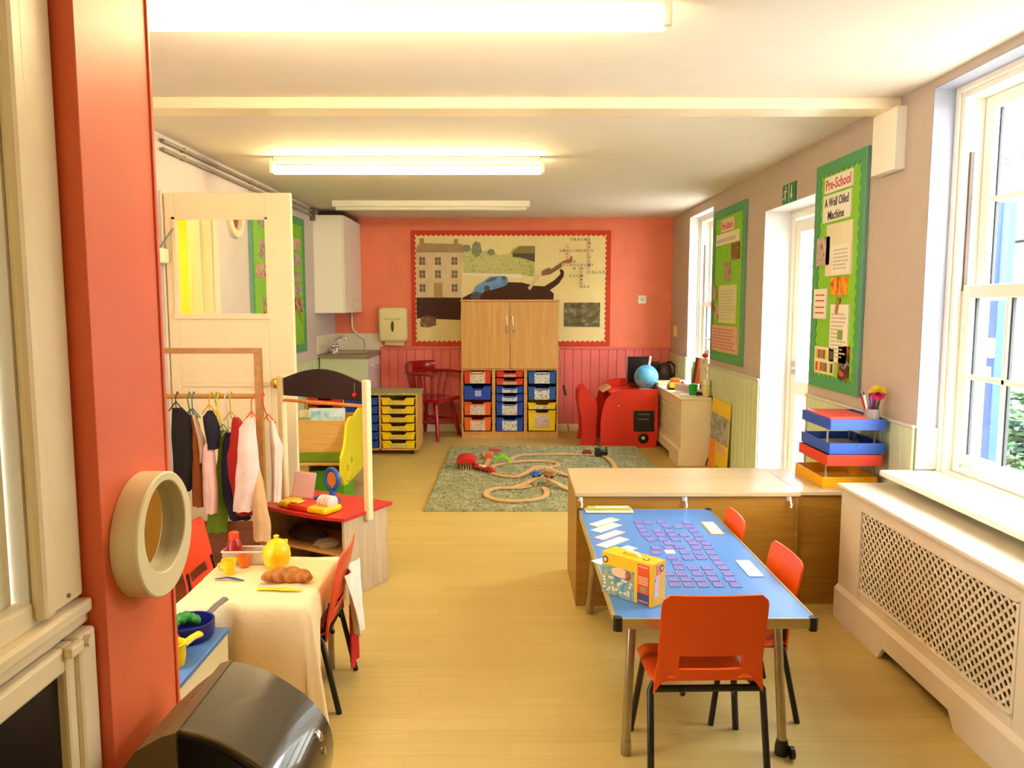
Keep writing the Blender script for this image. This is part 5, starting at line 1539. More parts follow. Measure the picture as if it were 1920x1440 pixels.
solo('pencil_pouch', MB().loft([[(1.625 + 0.09 * s + a, 3.60 + 0.16 * s + 0.03 * math.cos(k * PI / 5), 0.77 + 0.018 * math.sin(k * PI / 5) + 0.004 * math.sin(7 * s)) for k in range(10) for a in (0,)] for s in (0, .25, .5, .75, 1)]), mat('dark_pouch', '#232028', rough=0.6), 'dark pouch lying on the papers in the lower blue tray', 'pouch', smooth=True)
t = thing('pencil_pot', 'clear pot of pens and pencils on the top letter tray', 'pencil pot', (1.712, 3.62, 0.868))
MB().lathe([(0.034, 0), (0.036, 0.07), (0.034, 0.07), (0.032, 0.004), (0, 0.004), (0, 0), (0.034, 0)], Matrix.Translation((1.712, 3.62, 0.868))).build('pot', mat('clear_pot', '#D8C8C0', rough=0.15, trans=0.5, var=0), t, smooth=True)
pen_specs = [('white pen with a red cap in the pencil pot', '#E8E0D8', -0.02, 0.0, -0.24, 0.135), ('dark red pencil leaning left in the pot', '#9A2A22', -0.018, 0.012, -0.34, 0.13), ('red felt pen upright in the pot', '#B8302A', 0.004, 0.004, 0.02, 0.14), ('brown pencil at the back of the pot', '#8A4A2A', 0.010, 0.014, 0.08, 0.145), ('blue pen at the front left of the pot', '#3A4A9A', -0.008, -0.016, -0.12, 0.125), ('dark green pencil leaning right in the pot', '#3A4A30', 0.018, -0.006, 0.22, 0.14)]
for lb_, c, dx, dy, lean, ln in pen_specs:
    t = thing('pencil', lb_, 'pencil', (1.712 + dx * 0.5, 3.62 + dy * 0.5, 0.874), 0, 'pencils in the clear pot')
    a = Vector((1.712 + dx * 0.45, 3.62 + dy * 0.45, 0.874))
    b = a + Vector((math.sin(lean) * ln, 0.1 * dy, math.cos(lean) * ln))
    MB().tube([a, b], 0.0052, seg=8).build('barrel', mat('pen_' + c[1:], c, rough=0.4), t, smooth=True)
    MB().tube([b, b + (b - a).normalized() * 0.016], [0.0052, 0.0015], seg=8).build('tip', mat('pen_tip', '#3A302A', rough=0.5), t)
t = thing('pompom_pen', 'pen topped with a yellow and pink fluffy pompom in the pot', 'pen', (1.715, 3.62, 0.874))
MB().tube([(1.715, 3.62, 0.876), (1.728, 3.615, 0.985)], 0.005).build('barrel', mat('pen_5A3A6A', '#5A3A6A', rough=0.4), t)
pm_y, pm_p, rnd = MB(), MB(), random.Random(4)
for i in range(900):
    d = Vector((rnd.gauss(0, 1), rnd.gauss(0, 1), rnd.gauss(0, 1))).normalized()
    c0 = Vector((1.730, 3.61, 1.010))
    q = d.z - 0.55 * -d.y * 0.6 + 0.12 * d.x
    R = rnd.uniform(0.036, 0.046) if q > -0.1 else rnd.uniform(0.03, 0.04)
    tgt = pm_y if q > 0.02 else pm_p
    s = d.cross(Vector((0.3, 1, 0.2))).normalized() * 0.003
    vs = [tgt.bm.verts.new(c0 + d * 0.006 - s), tgt.bm.verts.new(c0 + d * 0.006 + s), tgt.bm.verts.new(c0 + d * R)]
    tgt.bm.faces.new(vs)
    pm_p.ball(c0, 0.012, 8, 6) if i == 0 else None
pm_y.build('yellow_fluff', mat('yellow_fluff', '#EBD31E', rough=0.9), t)
pm_p.build('pink_fluff', mat('pink_fluff', '#E83A7A', rough=0.9), t)

# ------------------------------------------------------------------ blue table
t = thing('activity_table', 'low rectangular blue topped table with metal edging and tubular legs', 'table', (0.63, 2.90, 0))
tx0, tx1, ty0, ty1 = 0.318, 0.932, 2.255, 3.522
blue_top = mat('blue_table_laminate', '#4A80C6', rough=0.3, var=0.03)
MB().box(tx0 + 0.008, tx1 - 0.008, ty0 + 0.008, ty1 - 0.008, 0.455, 0.480, 0.001).build('tabletop', blue_top, t)
edge = mat('aluminium_edge', '#BDAF86', rough=0.3, metal=0.7, var=0.04)
mb = MB()
mb.box(tx0 + 0.012, tx1 - 0.012, ty0, ty0 + 0.008, 0.449, 0.482, 0.002).box(tx0 + 0.012, tx1 - 0.012, ty1 - 0.008, ty1, 0.449, 0.482, 0.002)
mb.box(tx0, tx0 + 0.008, ty0 + 0.012, ty1 - 0.012, 0.449, 0.482, 0.002).box(tx1 - 0.008, tx1, ty0 + 0.012, ty1 - 0.012, 0.449, 0.482, 0.002)
mb.build('edging', edge, t)
for cx in (tx0, tx1):
    for cy in (ty0, ty1):
        sx, sy = (1 if cx == tx0 else -1), (1 if cy == ty0 else -1)
        MB().prism([(cx - sx * 0.004, cy + sy * 0.022), (cx - sx * 0.004, cy + sy * 0.004), (cx + sx * 0.004, cy - sy * 0.004), (cx + sx * 0.022, cy - sy * 0.004), (cx + sx * 0.022, cy + sy * 0.012), (cx + sx * 0.012, cy + sy * 0.022)], 'z', 0.442, 0.484).build('corner_guard', black_plastic, t)
legm = mat('tarnished_steel_tube', '#A79672', rough=0.3, metal=0.75, var=0.12, vscale=20)
for sy, yt_, yf in ((-1, 2.39, 2.335), (1, 3.40, 3.465)):
    for sx, xt_, xf in ((-1, 0.395, 0.370), (1, 0.852, 0.868)):
        MB().tube([(xt_ + sx * -0.03, yt_, 0.438), (xt_, yt_, 0.436), (xt_ + (xf - xt_) * 0.25, yt_ + (yf - yt_) * 0.2, 0.405), (xf, yf, 0.045)], 0.0145, seg=12).build('leg', legm, t, smooth=True)
        if sx > 0:
            mb = MB().lathe([(0, 0), (0.022, 0), (0.022, 0.028), (0.017, 0.05), (0, 0.05)], Matrix.Translation((xf, yf, 0.0)), seg=14)
            mb.tube([(xf + 0.015, yf - 0.03, 0.022), (xf + 0.027, yf - 0.03, 0.022)], 0.020, seg=14)
            mb.build('castor', black_plastic, t, smooth=True)
        else:
            MB().lathe([(0, 0), (0.016, 0), (0.018, 0.03), (0.016, 0.05), (0, 0.05)], Matrix.Translation((xf, yf, 0.0)), seg=14).build('foot_cap', legm, t, smooth=True)
    MB().tube([(0.40, yt_, 0.438), (0.85, yt_, 0.438)], 0.0135, seg=10).build('cross_bar', legm, t, smooth=True)
MB().box(0.36, 0.375, 2.42, 3.38, 0.425, 0.455, 0.002).box(0.875, 0.89, 2.42, 3.38, 0.425, 0.455, 0.002).build('under_rail', legm, t)

cards = [(0.56, 3.3), (0.6, 3.29), (0.66, 3.3), (0.77, 3.29), (0.56, 3.23), (0.67, 3.23), (0.72, 3.23), (0.77, 3.23), (0.56, 3.17), (0.62, 3.17), (0.67, 3.17), (0.77, 3.17), (0.56, 3.11), (0.62, 3.11), (0.67, 3.11), (0.72, 3.11), (0.775, 3.11), (0.57, 3.05), (0.62, 3.05), (0.67, 3.05), (0.725, 3.05), (0.77, 3.05), (0.63, 3.0), (0.73, 3.0), (0.78, 2.995), (0.57, 2.94), (0.62, 2.94), (0.665, 2.95), (0.725, 2.94), (0.775, 2.94), (0.56, 2.88), (0.67, 2.885), (0.72, 2.88), (0.77, 2.88), (0.61, 2.82), (0.665, 2.82), (0.72, 2.825), (0.77, 2.82), (0.615, 2.765), (0.77, 2.765), (0.61, 2.71), (0.66, 2.71), (0.71, 2.71), (0.77, 2.71), (0.56, 2.65), (0.605, 2.65), (0.66, 2.65), (0.71, 2.65), (0.77, 2.65), (0.565, 2.595), (0.61, 2.595), (0.655, 2.595), (0.705, 2.595), (0.76, 2.595), (0.56, 2.543), (0.605, 2.54), (0.655, 2.54), (0.71, 2.54), (0.765, 2.54)]
card_mat = stripes('purple_striped_card', '#5A52A0', '#9A8CC8', 'X', 40.0, 0.5, 0.55)
rnd = random.Random(2)
card_me = MB().box(-0.018, 0.018, -0.021, 0.021, 0, 0.0022, 0.0006, seg=1).build('game_card', card_mat)
for i, (x, y) in enumerate(cards):
    o = card_me if i == 0 else card_me.copy()
    if i:
        C.objects.link(o)
    o.location = (x + rnd.uniform(-.002, .002), y + rnd.uniform(-.002, .002), 0.4801)
    o.rotation_euler = (0, 0, rnd.uniform(-0.04, 0.04))
    o['label'] = 'small purple striped card lying face down in rows on the blue table'
    o['category'] = 'card'
    o['group'] = 'purple cards on the blue table'
solo('game_card', MB().box(0.597, 0.634, 2.873, 2.915, 0.4801, 0.4823, 0.0006), mat('white_card', '#F6F2EA', rough=0.5), 'the one small white card lying among the purple cards', 'card')
def long_card(label, c, L_, W_, rot, base, marks, name='picture_strip', group='picture strips along the left of the blue table'):
    t = thing(name, label, 'card strip', (c[0], c[1], 0.4803), rot, group)
    MB().box(-L_ / 2, L_ / 2, -W_ / 2, W_ / 2, 0, 0.0025, 0.0008, seg=1).build('strip', base, t, local=True)
    n = len(marks)
    for i, m in enumerate(marks):
        a = -L_ / 2 + 0.006 + (L_ - 0.012) * i / n
        b = a + (L_ - 0.012) / n - 0.006
        MB().box(a, b, -W_ / 2 + 0.006, W_ / 2 - 0.006, 0.0025, 0.003).build('printed_square', m, t, local=True)
    return t
pw = mat('printed_white', '#F4F0E6', rough=0.5)
strip_cols = [('farthest white strip with a lime edge', '#D9E08A', 3.30), ('white strip with a yellow end, second along the left edge', '#E9DFA8', 3.215), ('pink and white strip between two paler strips', '#EE9AA0', 3.11), ('white strip with an orange end on the table edge', '#EBD9A0', 3.012)]
for lb_, c, yy in strip_cols:
    long_card(lb_ + ' of the blue table', (0.412, yy), 0.155, 0.052, 0.80, mat('strip_' + c[1:], c, rough=0.5), [pw, pw, pw])
long_card('pale green strip just behind the yellow game box', (0.425, 2.90), 0.155, 0.052, 0.75, mat('strip_green', '#CFDCA0', rough=0.5), [pw, pw, pw])
long_card('white strip mostly hidden behind the yellow game box', (0.365, 2.80), 0.12, 0.05, 0.6, mat('strip_blueish', '#CFE0E8', rough=0.5), [pw, pw])
long_card('orange edged white card strip at the far right of the blue table', (0.862, 3.21), 0.185, 0.058, PI / 2 + 0.0, mat('strip_orange', '#EBA12A', rough=0.5), [pw, pw, pw], group='picture strips at the right of the blue table')
long_card('pale blue and white card strip at the near right of the blue table', (0.864, 2.705), 0.172, 0.054, PI / 2 + 0.0, mat('strip_paleblue', '#B9D9E8', rough=0.5), [pw, pw, pw], group='picture strips at the right of the blue table')
t = thing('flat_tray', 'long pale tray with green patterned strip at the far end of the blue table', 'tray', (0.455, 3.49, 0.4803))
MB().box(0.345, 0.565, 3.44, 3.517, 0.4805, 0.490, 0.006).build('base', mat('pale_tray', '#D9D0B4', rough=0.3), t)
MB().box(0.355, 0.555, 3.465, 3.507, 0.490, 0.500, 0.003).build('green_strip', mat('olive_strip', '#A9B04A', rough=0.5), t)
mb = MB()
for i in range(9):
    mb.box(0.395 + i * 0.017, 0.408 + i * 0.017, 3.472, 3.50, 0.500, 0.5012)
mb.build('pale_squares', pw, t)

# game box
bx = thing('game_box', 'yellow and blue children\'s game box standing at the near left of the blue table', 'game box', (0.375, 2.41, 0.4805), math.atan2(-0.136, 0.135))
bl_, bd, bh = 0.200, 0.070, 0.140
by = mat('box_yellow', '#F0BE12', rough=0.3, var=0.02)
MB().box(-bl_ / 2, bl_ / 2, 0, bd, 0, bh, 0.0015).build('carton', by, bx, local=True)
def face(name, x0, x1, z0, z1, m, d=0.0008, parent=bx):
    return MB().box(x0, x1, -d, 0.0, z0, z1).build(name, m, parent, local=True)
X0 = -bl_ / 2
pic = face('front_picture', X0 + 0.001, X0 + 0.130, 0.001, 0.098, photo('game_front_print', ['#2F6E96', '#5A9AA8', '#A8A86A', '#4A8A9A', '#3A78A0'], 26))
mb = MB()
mb.prism([(X0 + 0.04 + 0.034 * (1 + math.cos(a)), 0.083 + 0.016 * math.sin(a)) for a in [i * PI / 10 for i in range(20)]], 'y', -0.0016, -0.0008)
mb.build('title_cloud', mat('cloud_print', '#E8C89A', rough=0.5), pic, local=True)
MB().prism([(X0 + 0.106 + 0.012 * math.cos(a), 0.08 + 0.016 * math.sin(a)) for a in [i * PI / 8 for i in range(16)]], 'y', -0.0016, -0.0008).build('red_figure', mat('red_print', '#A8401E', rough=0.5), pic, local=True)
mb = MB()
rnd = random.Random(5)
for i in range(26):
    a, b = X0 + rnd.uniform(0.01, 0.12), rnd.uniform(0.012, 0.062)
    mb.box(a - 0.005, a + 0.005, -0.0014, -0.0008, b - 0.0035, b + 0.0035)
mb.build('printed_cards', mat('card_print', '#E6DCC0', rough=0.5), pic, local=True)
face('orange_band', X0 + 0.143, X0 + 0.188, 0.038, 0.132, mat('box_orange', '#E0521A', rough=0.35))
face('purple_band', X0 + 0.143, X0 + 0.188, 0.002, 0.038, mat('box_purple', '#4A3A6A', rough=0.35))
mb = MB()
for zz in (0.122, 0.088, 0.081, 0.074, 0.067):
    mb.box(X0 + 0.147, X0 + 0.184, -0.0014, -0.0006, zz, zz + 0.004)
for i in range(5):
    mb.box(X0 + 0.148 + 0.008 * i, X0 + 0.152 + 0.008 * i, -0.0014, -0.0006, 0.010, 0.015)
mb.build('small_print', mat('peach_print', '#EBB08A', rough=0.5), bx, local=True)
MB().prism([(X0 + 0.166 + 0.011 * math.cos(a), 0.052 + 0.010 * math.sin(a)) for a in [i * PI / 8 for i in range(16)]], 'y', -0.0014, -0.0006).build('round_picture', mat('olive_round_print', '#9A9A4A', rough=0.5), bx, local=True)
def badge(cx, cz, side):
    R = 0.0115
    if side == 'f':
        M = Matrix.Translation((cx, 0, cz)) @ Matrix.Rotation(PI / 2, 4, 'X')
    elif side == 'r':
        M = Matrix.Translation((bl_ / 2, cx, cz)) @ Matrix.Rotation(PI / 2, 4, 'Y')
    else:
        M = Matrix.Translation((cx, cz, bh))
    b_ = MB().lathe([(0, 0), (R, 0), (R, 0.001), (0, 0.001)], M, seg=24).build('round_badge', mat('badge_dark', '#5A3A3A', rough=0.4), bx, local=True)
    MB().lathe([(0, 0.001), (R * 0.62, 0.001), (R * 0.62, 0.0015), (0, 0.0015)], M, seg=20).build('badge_centre', mat('badge_pale', '#D8C0B0', rough=0.4), b_, local=True)
badge(X0 + 0.014, 0.115, 'f')
badge(0.05, 0.118, 'r')
badge(0.055, 0.03, 't')
MB().box(bl_ / 2, bl_ / 2 + 0.0008, 0.012, 0.036, 0.03, 0.10).build('side_picture', photo('side_print', ['#E8D8E0', '#D8B8C8', '#E8E0E8', '#8A5A8A'], 40), bx, local=True)
MB().box(bl_ / 2, bl_ / 2 + 0.0008, 0.022, 0.044, 0.10, 0.132).build('side_pink', mat('side_pink', '#E88A7A', rough=0.5), bx, local=True)
MB().tube([(X0 + 0.06, 0.036, bh), (X0 + 0.075, 0.036, bh + 0.010), (X0 + 0.115, 0.036, bh + 0.010), (X0 + 0.13, 0.036, bh)], 0.005, flat=(1.6, 0.5)).build('carry_handle', mat('handle_white', '#F2EBC8', rough=0.3), bx, smooth=True, local=True)

# ------------------------------------------------------------------ children's chairs
def school_chair(label, loc, rz, m=orange_plastic, group='orange school chairs', tubes=black_tube, s=1.0):
    t = thing('school_chair', label, 'chair', loc, rz, group)
    def back(u, v):
        z = 0.315 + 0.262 * v
        w = 0.150
        if v > 0.86:
            k = (v - 0.86) / 0.14
            w = 0.150 - 0.022 * (1 - math.sqrt(max(0, 1 - k * k)))
        if v < 0.14:
            w = 0.158 - 0.05 * v
        x = (u - .5) * 2 * w
        y = -0.125 - 0.055 * v - 0.010 * (1 - (2 * u - 1) ** 2)
        if v < 0.10:
            z -= 0.050 * max(0, abs(2 * u - 1) - 0.80) / 0.20 * (1 - v / 0.10) - 0.012 * (1 - v / 0.10) * (abs(2 * u - 1) > 0.6) * (abs(2 * u - 1) < 0.8)
        return (x * s, y * s, z * s)
    MB().sheet(20, 18, back, 0.007, skip=lambda u, v: 0.20 < u < 0.80 and 0.12 < v < 0.285).build('backrest', m, t, smooth=True, local=True)
    def seat(u, v):
        x = (u - .5) * 2 * (0.150 + 0.012 * math.sin(PI * v))
        y = -0.122 + 0.30 * v
        z = 0.300 - 0.014 * math.sin(PI * u) * math.sin(PI * min(1, v * 1.1)) - 0.028 * max(0, v - 0.86) / 0.14 + 0.010 * max(0, 0.2 - v) / 0.2
        z -= 0.016 * max(0, abs(2 * u - 1) - 0.86) / 0.14
        return (x * s, y * s, z * s)
    MB().sheet(18, 16, seat, 0.007).build('seat', m, t, smooth=True, local=True)
    r = 0.0105 * s
    for sx in (-1, 1):
        MB().tube([(sx * 0.135 * s, 0.09 * s, 0.278 * s), (sx * 0.142 * s, 0.105 * s, 0.262 * s), (sx * 0.172 * s, 0.148 * s, 0.0)], r, seg=10).build('leg', tubes, t, smooth=True, local=True)
        MB().tube([(sx * 0.150 * s, -0.092 * s, 0.283 * s), (sx * 0.163 * s, -0.108 * s, 0.268 * s), (sx * 0.168 * s, -0.165 * s, 0.0)], r, seg=10).build('leg', tubes, t, smooth=True, local=True)
    mb = MB()
    for sx in (-1, 1):
        mb.tube([(sx * 0.135 * s, 0.09 * s, 0.277 * s), (sx * 0.140 * s, -0.10 * s, 0.280 * s)], r, seg=8)
        mb.tube([(sx * 0.140 * s, -0.09 * s, 0.282 * s), (sx * 0.140 * s, -0.118 * s, 0.31 * s), (sx * 0.132 * s, -0.135 * s, 0.40 * s)], r * 0.85, seg=8)
    mb.tube([(-0.150 * s, -0.112 * s, 0.275 * s), (0.150 * s, -0.112 * s, 0.275 * s)], r, seg=8)
    mb.tube([(-0.135 * s, 0.075 * s, 0.276 * s), (0.135 * s, 0.075 * s, 0.276 * s)], r, seg=8)
    mb.build('frame', tubes, t, smooth=True, local=True)
    mb = MB()
    for sx in (-0.075, 0.075):
        mb.ball((sx * s, -0.128 * s, 0.268 * s), 0.009, 10, 8)
    mb.build('bolt', black_plastic, t, local=True)
    return t
school_chair('orange plastic chair nearest the camera at the near end of the blue table', (0.588, 2.325, 0), 0.02, s=1.04)
school_chair('orange plastic chair tucked in at the near right of the blue table', (0.822, 2.675, 0), PI / 2 + 0.03, s=0.96)
school_chair('orange plastic chair tucked in at the far right of the blue table', (0.806, 3.235, 0), PI / 2 - 0.02, s=0.93)
# ------------------------------------------------------------------ toy shop stall
t = thing('toy_shop_stall', 'wooden toy shop stall with a red counter, cream posts and a blackboard', 'toy shop', (-0.95, 3.90, 0), -0.505)
stall_wood = grain('pinkish_board', '#B39A78', '#CDB591', scale=(26, 26, 1.5), rough=0.5)
red_top = mat('red_counter', '#C4281C', rough=0.4, var=0.05)
hw, hd = 0.268, 0.165
MB().prism([(-hw - 0.012, hd + 0.03)] + [(-hw - 0.012 + (2 * hw + 0.024) * i / 12, -hd - 0.012 - 0.03 * math.sin(PI * i / 12)) for i in range(13)] + [(hw + 0.012, hd + 0.03)], 'z', 0.392, 0.408).build('counter', red_top, t, local=True)
for sx in (-1, 1):
    x = sx * hw
    MB().box(min(x, x - sx * 0.016), max(x, x - sx * 0.016), -hd, hd, 0, 0.392, 0.002).build('side_panel', stall_wood, t, local=True)
    p = MB().box(x - 0.017 + sx * 0.015, x + 0.017 + sx * 0.015, -0.018, 0.018, 0.36, 1.06, 0.006)
    p.build('post', pine, t, local=True)
MB().box(-hw + 0.016, hw - 0.016, -hd + 0.01, hd, 0.205, 0.22, 0.002).build('shelf', oak, t, local=True)
MB().box(-hw + 0.016, hw - 0.016, hd - 0.012, hd, 0.0, 0.392).build('back_panel', grain('stall_back', '#7A5228', '#8E6434', scale=(20, 20, 2)), t, local=True)
pts = [(-hw + 0.004, 0.955), (hw - 0.004, 0.955), (hw - 0.004, 1.045)]
for i in range(17):
    u = 1 - i / 16
    pts.append(((u - .5) * 2 * (hw - 0.004), 1.045 + 0.058 * math.sin(PI * u)))
MB().prism(pts, 'y', -0.006, 0.006).build('blackboard', mat('chalkboard', '#2B1512', rough=0.6, var=0.1), t, local=True)
MB().tube([(-hw, 0, 0.93), (hw, 0, 0.93)], 0.0085, seg=10).build('dowel', mat('orange_dowel', '#D98A45', rough=0.5), t, smooth=True, local=True)
t = thing('bauble', 'small red bauble hanging at the right end of the stall blackboard', 'bauble', (-0.765, 3.79, 0.95))
MB().ball((-0.765, 3.785, 0.985), 0.013, 12, 8).build('ball', plastic('bauble_red', '#B8281E'), t, smooth=True)
MB().tube([(-0.765, 3.785, 0.998), (-0.765, 3.787, 1.045)], 0.0015, seg=6).build('string', grey_metal, t)
# toy till on the counter
t = thing('toy_till', 'red and yellow toy cash till on the red counter', 'toy till', (-1.03, 3.83, 0.4085), -0.505)
rp = plastic('till_red', '#D8301C', 0.3)
yp = plastic('till_yellow', '#EFC40A', 0.3)
MB().box(-0.06, 0.075, -0.075, 0.06, 0, 0.028, 0.008).build('body', rp, t, local=True)
MB().box(-0.135, -0.062, -0.07, 0.05, 0, 0.034, 0.014).build('yellow_end', yp, t, local=True)
MB().box(0.08, 0.20, -0.085, 0.045, 0, 0.032, 0.012).build('yellow_drawer', yp, t, local=True)
MB().box(-0.055, 0.005, -0.06, -0.01, 0.028, 0.04, 0.006).build('keypad', plastic('till_pale_yellow', '#F2D84A'), t, local=True)
M = Matrix.Translation((-0.075, 0.05, 0.026)) @ Matrix.Rotation(-0.25, 4, 'X') @ Matrix.Rotation(0.5, 4, 'Z')
MB().box(-0.055, 0.055, -0.010, 0.010, 0, 0.135, 0.006, M=M).build('price_display', mat('pale_pink_plastic', '#E0AFA8', rough=0.4), t, local=True)
mb = MB()
for i in range(4):
    mb.ball((0.112 + i * 0.022, -0.005, 0.046), 0.034, 14, 10, (0.42, 1.15, 1.0))
mb.build('ridged_roll', mat('pinkish_white_plastic', '#E8C8BC', rough=0.4), t, smooth=True, local=True)
t = thing('toy_scanner', 'blue toy handset standing upright on the toy till counter', 'toy', (-0.92, 3.93, 0.4082), -0.4)
bp = plastic('handset_blue', '#2A56A8', 0.3)
mb = MB()
mb.tube([(0.0, 0, 0.0), (0.0, 0, 0.03), (0.0, 0, 0.075)], [0.022, 0.017, 0.015], seg=12)
ring = [(0.040 * math.cos(a) * (1.0 if math.sin(a) > 0 else 1 - 0.45 * math.sin(a) ** 2), 0, 0.118 + 0.055 * math.sin(a)) for a in [i * 2 * PI / 24 for i in range(24)]]
mb.tube(ring, 0.0125, seg=8, close=True)
mb.build('handset', bp, t, smooth=True, local=True)
MB().prism([(0.032 * math.cos(a) * (1.0 if math.sin(a) > 0 else 1 - 0.45 * math.sin(a) ** 2), 0.118 + 0.046 * math.sin(a)) for a in [i * 2 * PI / 20 for i in range(20)]], 'y', -0.004, 0.004).build('orange_centre', plastic('handset_orange', '#D8863A'), t, local=True)
MB().box(-0.10, 0.032, -0.032, 0.032, 0.0005, 0.022, 0.010).ball((-0.075, -0.01, 0.020), 0.020, 14, 8, (1, 1, .6)).build('base', bp, t, smooth=True, local=True)
for i, (x, y, lb_, c) in enumerate(((-0.10, -0.02, 'crumpled dark toy bag on the shelf under the red counter', '#3A241A'), (0.06, -0.06, 'pale paper bundle on the shelf under the red counter', '#B8A07A'))):
    Mx = FRAME['toy_shop_stall'] @ Matrix.Translation((x, y, 0.2215))
    rnd = random.Random(20 + i)
    mb = MB()
    bmesh.ops.create_icosphere(mb.bm, subdivisions=3, radius=1.0, matrix=Mx @ Matrix.Diagonal((0.12 - 0.05 * i, 0.065, 0.072 - 0.045 * i, 1)))
    for v in mb.bm.verts:
        l = Mx.inverted() @ v.co
        l *= 1 + rnd.uniform(-.12, .12)
        l.z = max(l.z, 0.001)
        v.co = Mx @ l
    solo('shop_bundle', mb, mat('bundle_' + c[1:], c, rough=0.8), lb_, 'bundle', smooth=True)

# ------------------------------------------------------------------ picture book box with yellow animal sides
t = thing('book_box', 'wooden book browser with a yellow wavy face shaped side beyond the toy stall', 'book box', (-1.42, 5.6, 0))
ply = grain('pale_ply', '#C79A58', '#D6AC6C', scale=(2, 24, 24), rough=0.45)
side_y = mat('yellow_side_paint', '#D9C91E', rough=0.45, var=0.05)
outline = [(5.30, 0.185), (5.18, 0.20), (5.10, 0.28), (5.12, 0.40), (5.22, 0.46), (5.27, 0.52), (5.30, 0.60), (5.42, 0.635), (5.58, 0.62), (5.66, 0.64), (5.80, 0.66), (5.98, 0.64), (6.08, 0.56), (6.05, 0.40), (6.12, 0.28), (6.06, 0.185)]
for xa in (-1.145, -1.72):
    sp = MB().prism(outline, 'x', xa, xa + 0.018).build('side_panel', side_y, t)
    if xa > -1.3:
        mb = MB()
        for cy, cz, r in ((5.28, 0.30, 0.022), (5.42, 0.33, 0.02)):
            mb.tube([(xa + 0.019, cy + r * math.cos(k * PI / 8), cz + r * math.sin(k * PI / 8)) for k in range(16)], 0.003, close=True, seg=6)
        mb.tube([(xa + 0.019, 5.25, 0.22), (xa + 0.019, 5.33, 0.19), (xa + 0.019, 5.43, 0.22)], 0.003, seg=6)
        mb.build('drawn_face', mat('olive_line', '#9A8A1E', rough=0.6), sp)
MB().box(-1.70, -1.146, 5.32, 5.338, 0.40, 0.625, 0.002).build('front_panel', ply, t)
MB().box(-1.70, -1.146, 5.312, 5.338, 0.335, 0.40, 0.002).build('green_rail', mat('green_rail_paint', '#6E8E1E', rough=0.5), t)
MB().box(-1.70, -1.146, 5.30, 5.90, 0.31, 0.33, 0.002).build('shelf', ply, t)
MB().box(-1.70, -1.146, 5.60, 5.615, 0.33, 0.60, 0.002).box(-1.70, -1.146, 5.88, 5.895, 0.33, 0.60, 0.002).build('divider', ply, t)
MB().box(-1.43, -1.412, 5.34, 5.88, 0.0, 0.31, 0.002).build('leg_panel', ply, t)
t = thing('storage_box', 'bright green plastic box on the floor under the book browser', 'box', (-1.29, 5.55, 0))
MB().box(-1.40, -1.17, 5.36, 5.70, 0.0, 0.245, 0.012).build('box', plastic('grass_green_plastic', '#3F9A12'), t)
MB().box(-1.41, -1.16, 5.35, 5.71, 0.245, 0.262, 0.006).build('rim', plastic('grass_green_plastic', '#3F9A12'), t)
specs = [('large blue and white picture book standing tallest in the browser', -1.31, 5.44, 0.26, 0.36, '#BFD9E6', '#7FB0CC'), ('green and brown picture book at the left of the browser', -1.52, 5.40, 0.20, 0.30, '#8FA07A', '#5E7A6A'), ('white picture book lying low in front of the others', -1.56, 5.37, 0.22, 0.275, '#E8E0D0', '#6A7A9A'), ('red picture book behind the pale ones', -1.38, 5.68, 0.2, 0.33, '#C8402A', '#E8C8A0'), ('cream picture book at the far side of the browser', -1.55, 5.72, 0.22, 0.31, '#E6DAB8', '#B89A6A')]
for i, (lb_, cx, cy, w, h, c, c2) in enumerate(specs):
    t = thing('picture_book', lb_, 'book', (cx, cy, 0.331), 0, 'picture books in the browser')
    M = Matrix.Translation((cx, cy, 0.332)) @ Matrix.Rotation(-0.16, 4, 'X')
    MB().box(-w / 2, w / 2, -0.006, 0.006, 0, h, 0.001, M=M).build('cover', mat('bookcover_' + c[1:], c, rough=0.4), t)
    MB().box(-w / 2 + 0.015, w / 2 - 0.02, -0.0075, -0.006, h * 0.55, h - 0.02, M=M).build('cover_picture', photo('bookpic_' + c2[1:], [c2, c, '#E8E4D8'], 16), t)

# ------------------------------------------------------------------ dressing-up rail
t = thing('clothes_rail', 'brown wooden dressing-up rail in front of the cream door', 'clothes rail', (-1.5, 3.62, 0))
ry = 3.62
for px in (-1.85, -1.18):
    MB().box(px - 0.016, px + 0.016, ry - 0.016, ry + 0.016, 0.03, 1.20, 0.003).build('post', brown_wood, t)
MB().box(-1.866, -1.164, ry - 0.016, ry + 0.016, 1.20, 1.225, 0.003).build('top_bar', brown_wood, t)
MB().tube([(-1.834, ry, 0.998), (-1.196, ry, 0.998)], 0.0115, seg=12).build('hanging_bar', mat('rail_dowel', '#B07A36', rough=0.4), t, smooth=True)
base_w = grain('red_brown_board', '#7A3A18', '#8E4A22', scale=(2, 22, 22), rough=0.5)
MB().box(-1.845, -1.185, 3.47, 3.77, 0.02, 0.04, 0.002).box(-1.845, -1.19, 3.74, 3.755, 0.04, 0.36, 0.002).build('base_box', base_w, t)
for px in (-1.85, -1.18):
    MB().box(px - 0.016, px + 0.016, ry - 0.16, ry + 0.16, 0.0, 0.03, 0.003).build('foot', brown_wood, t)
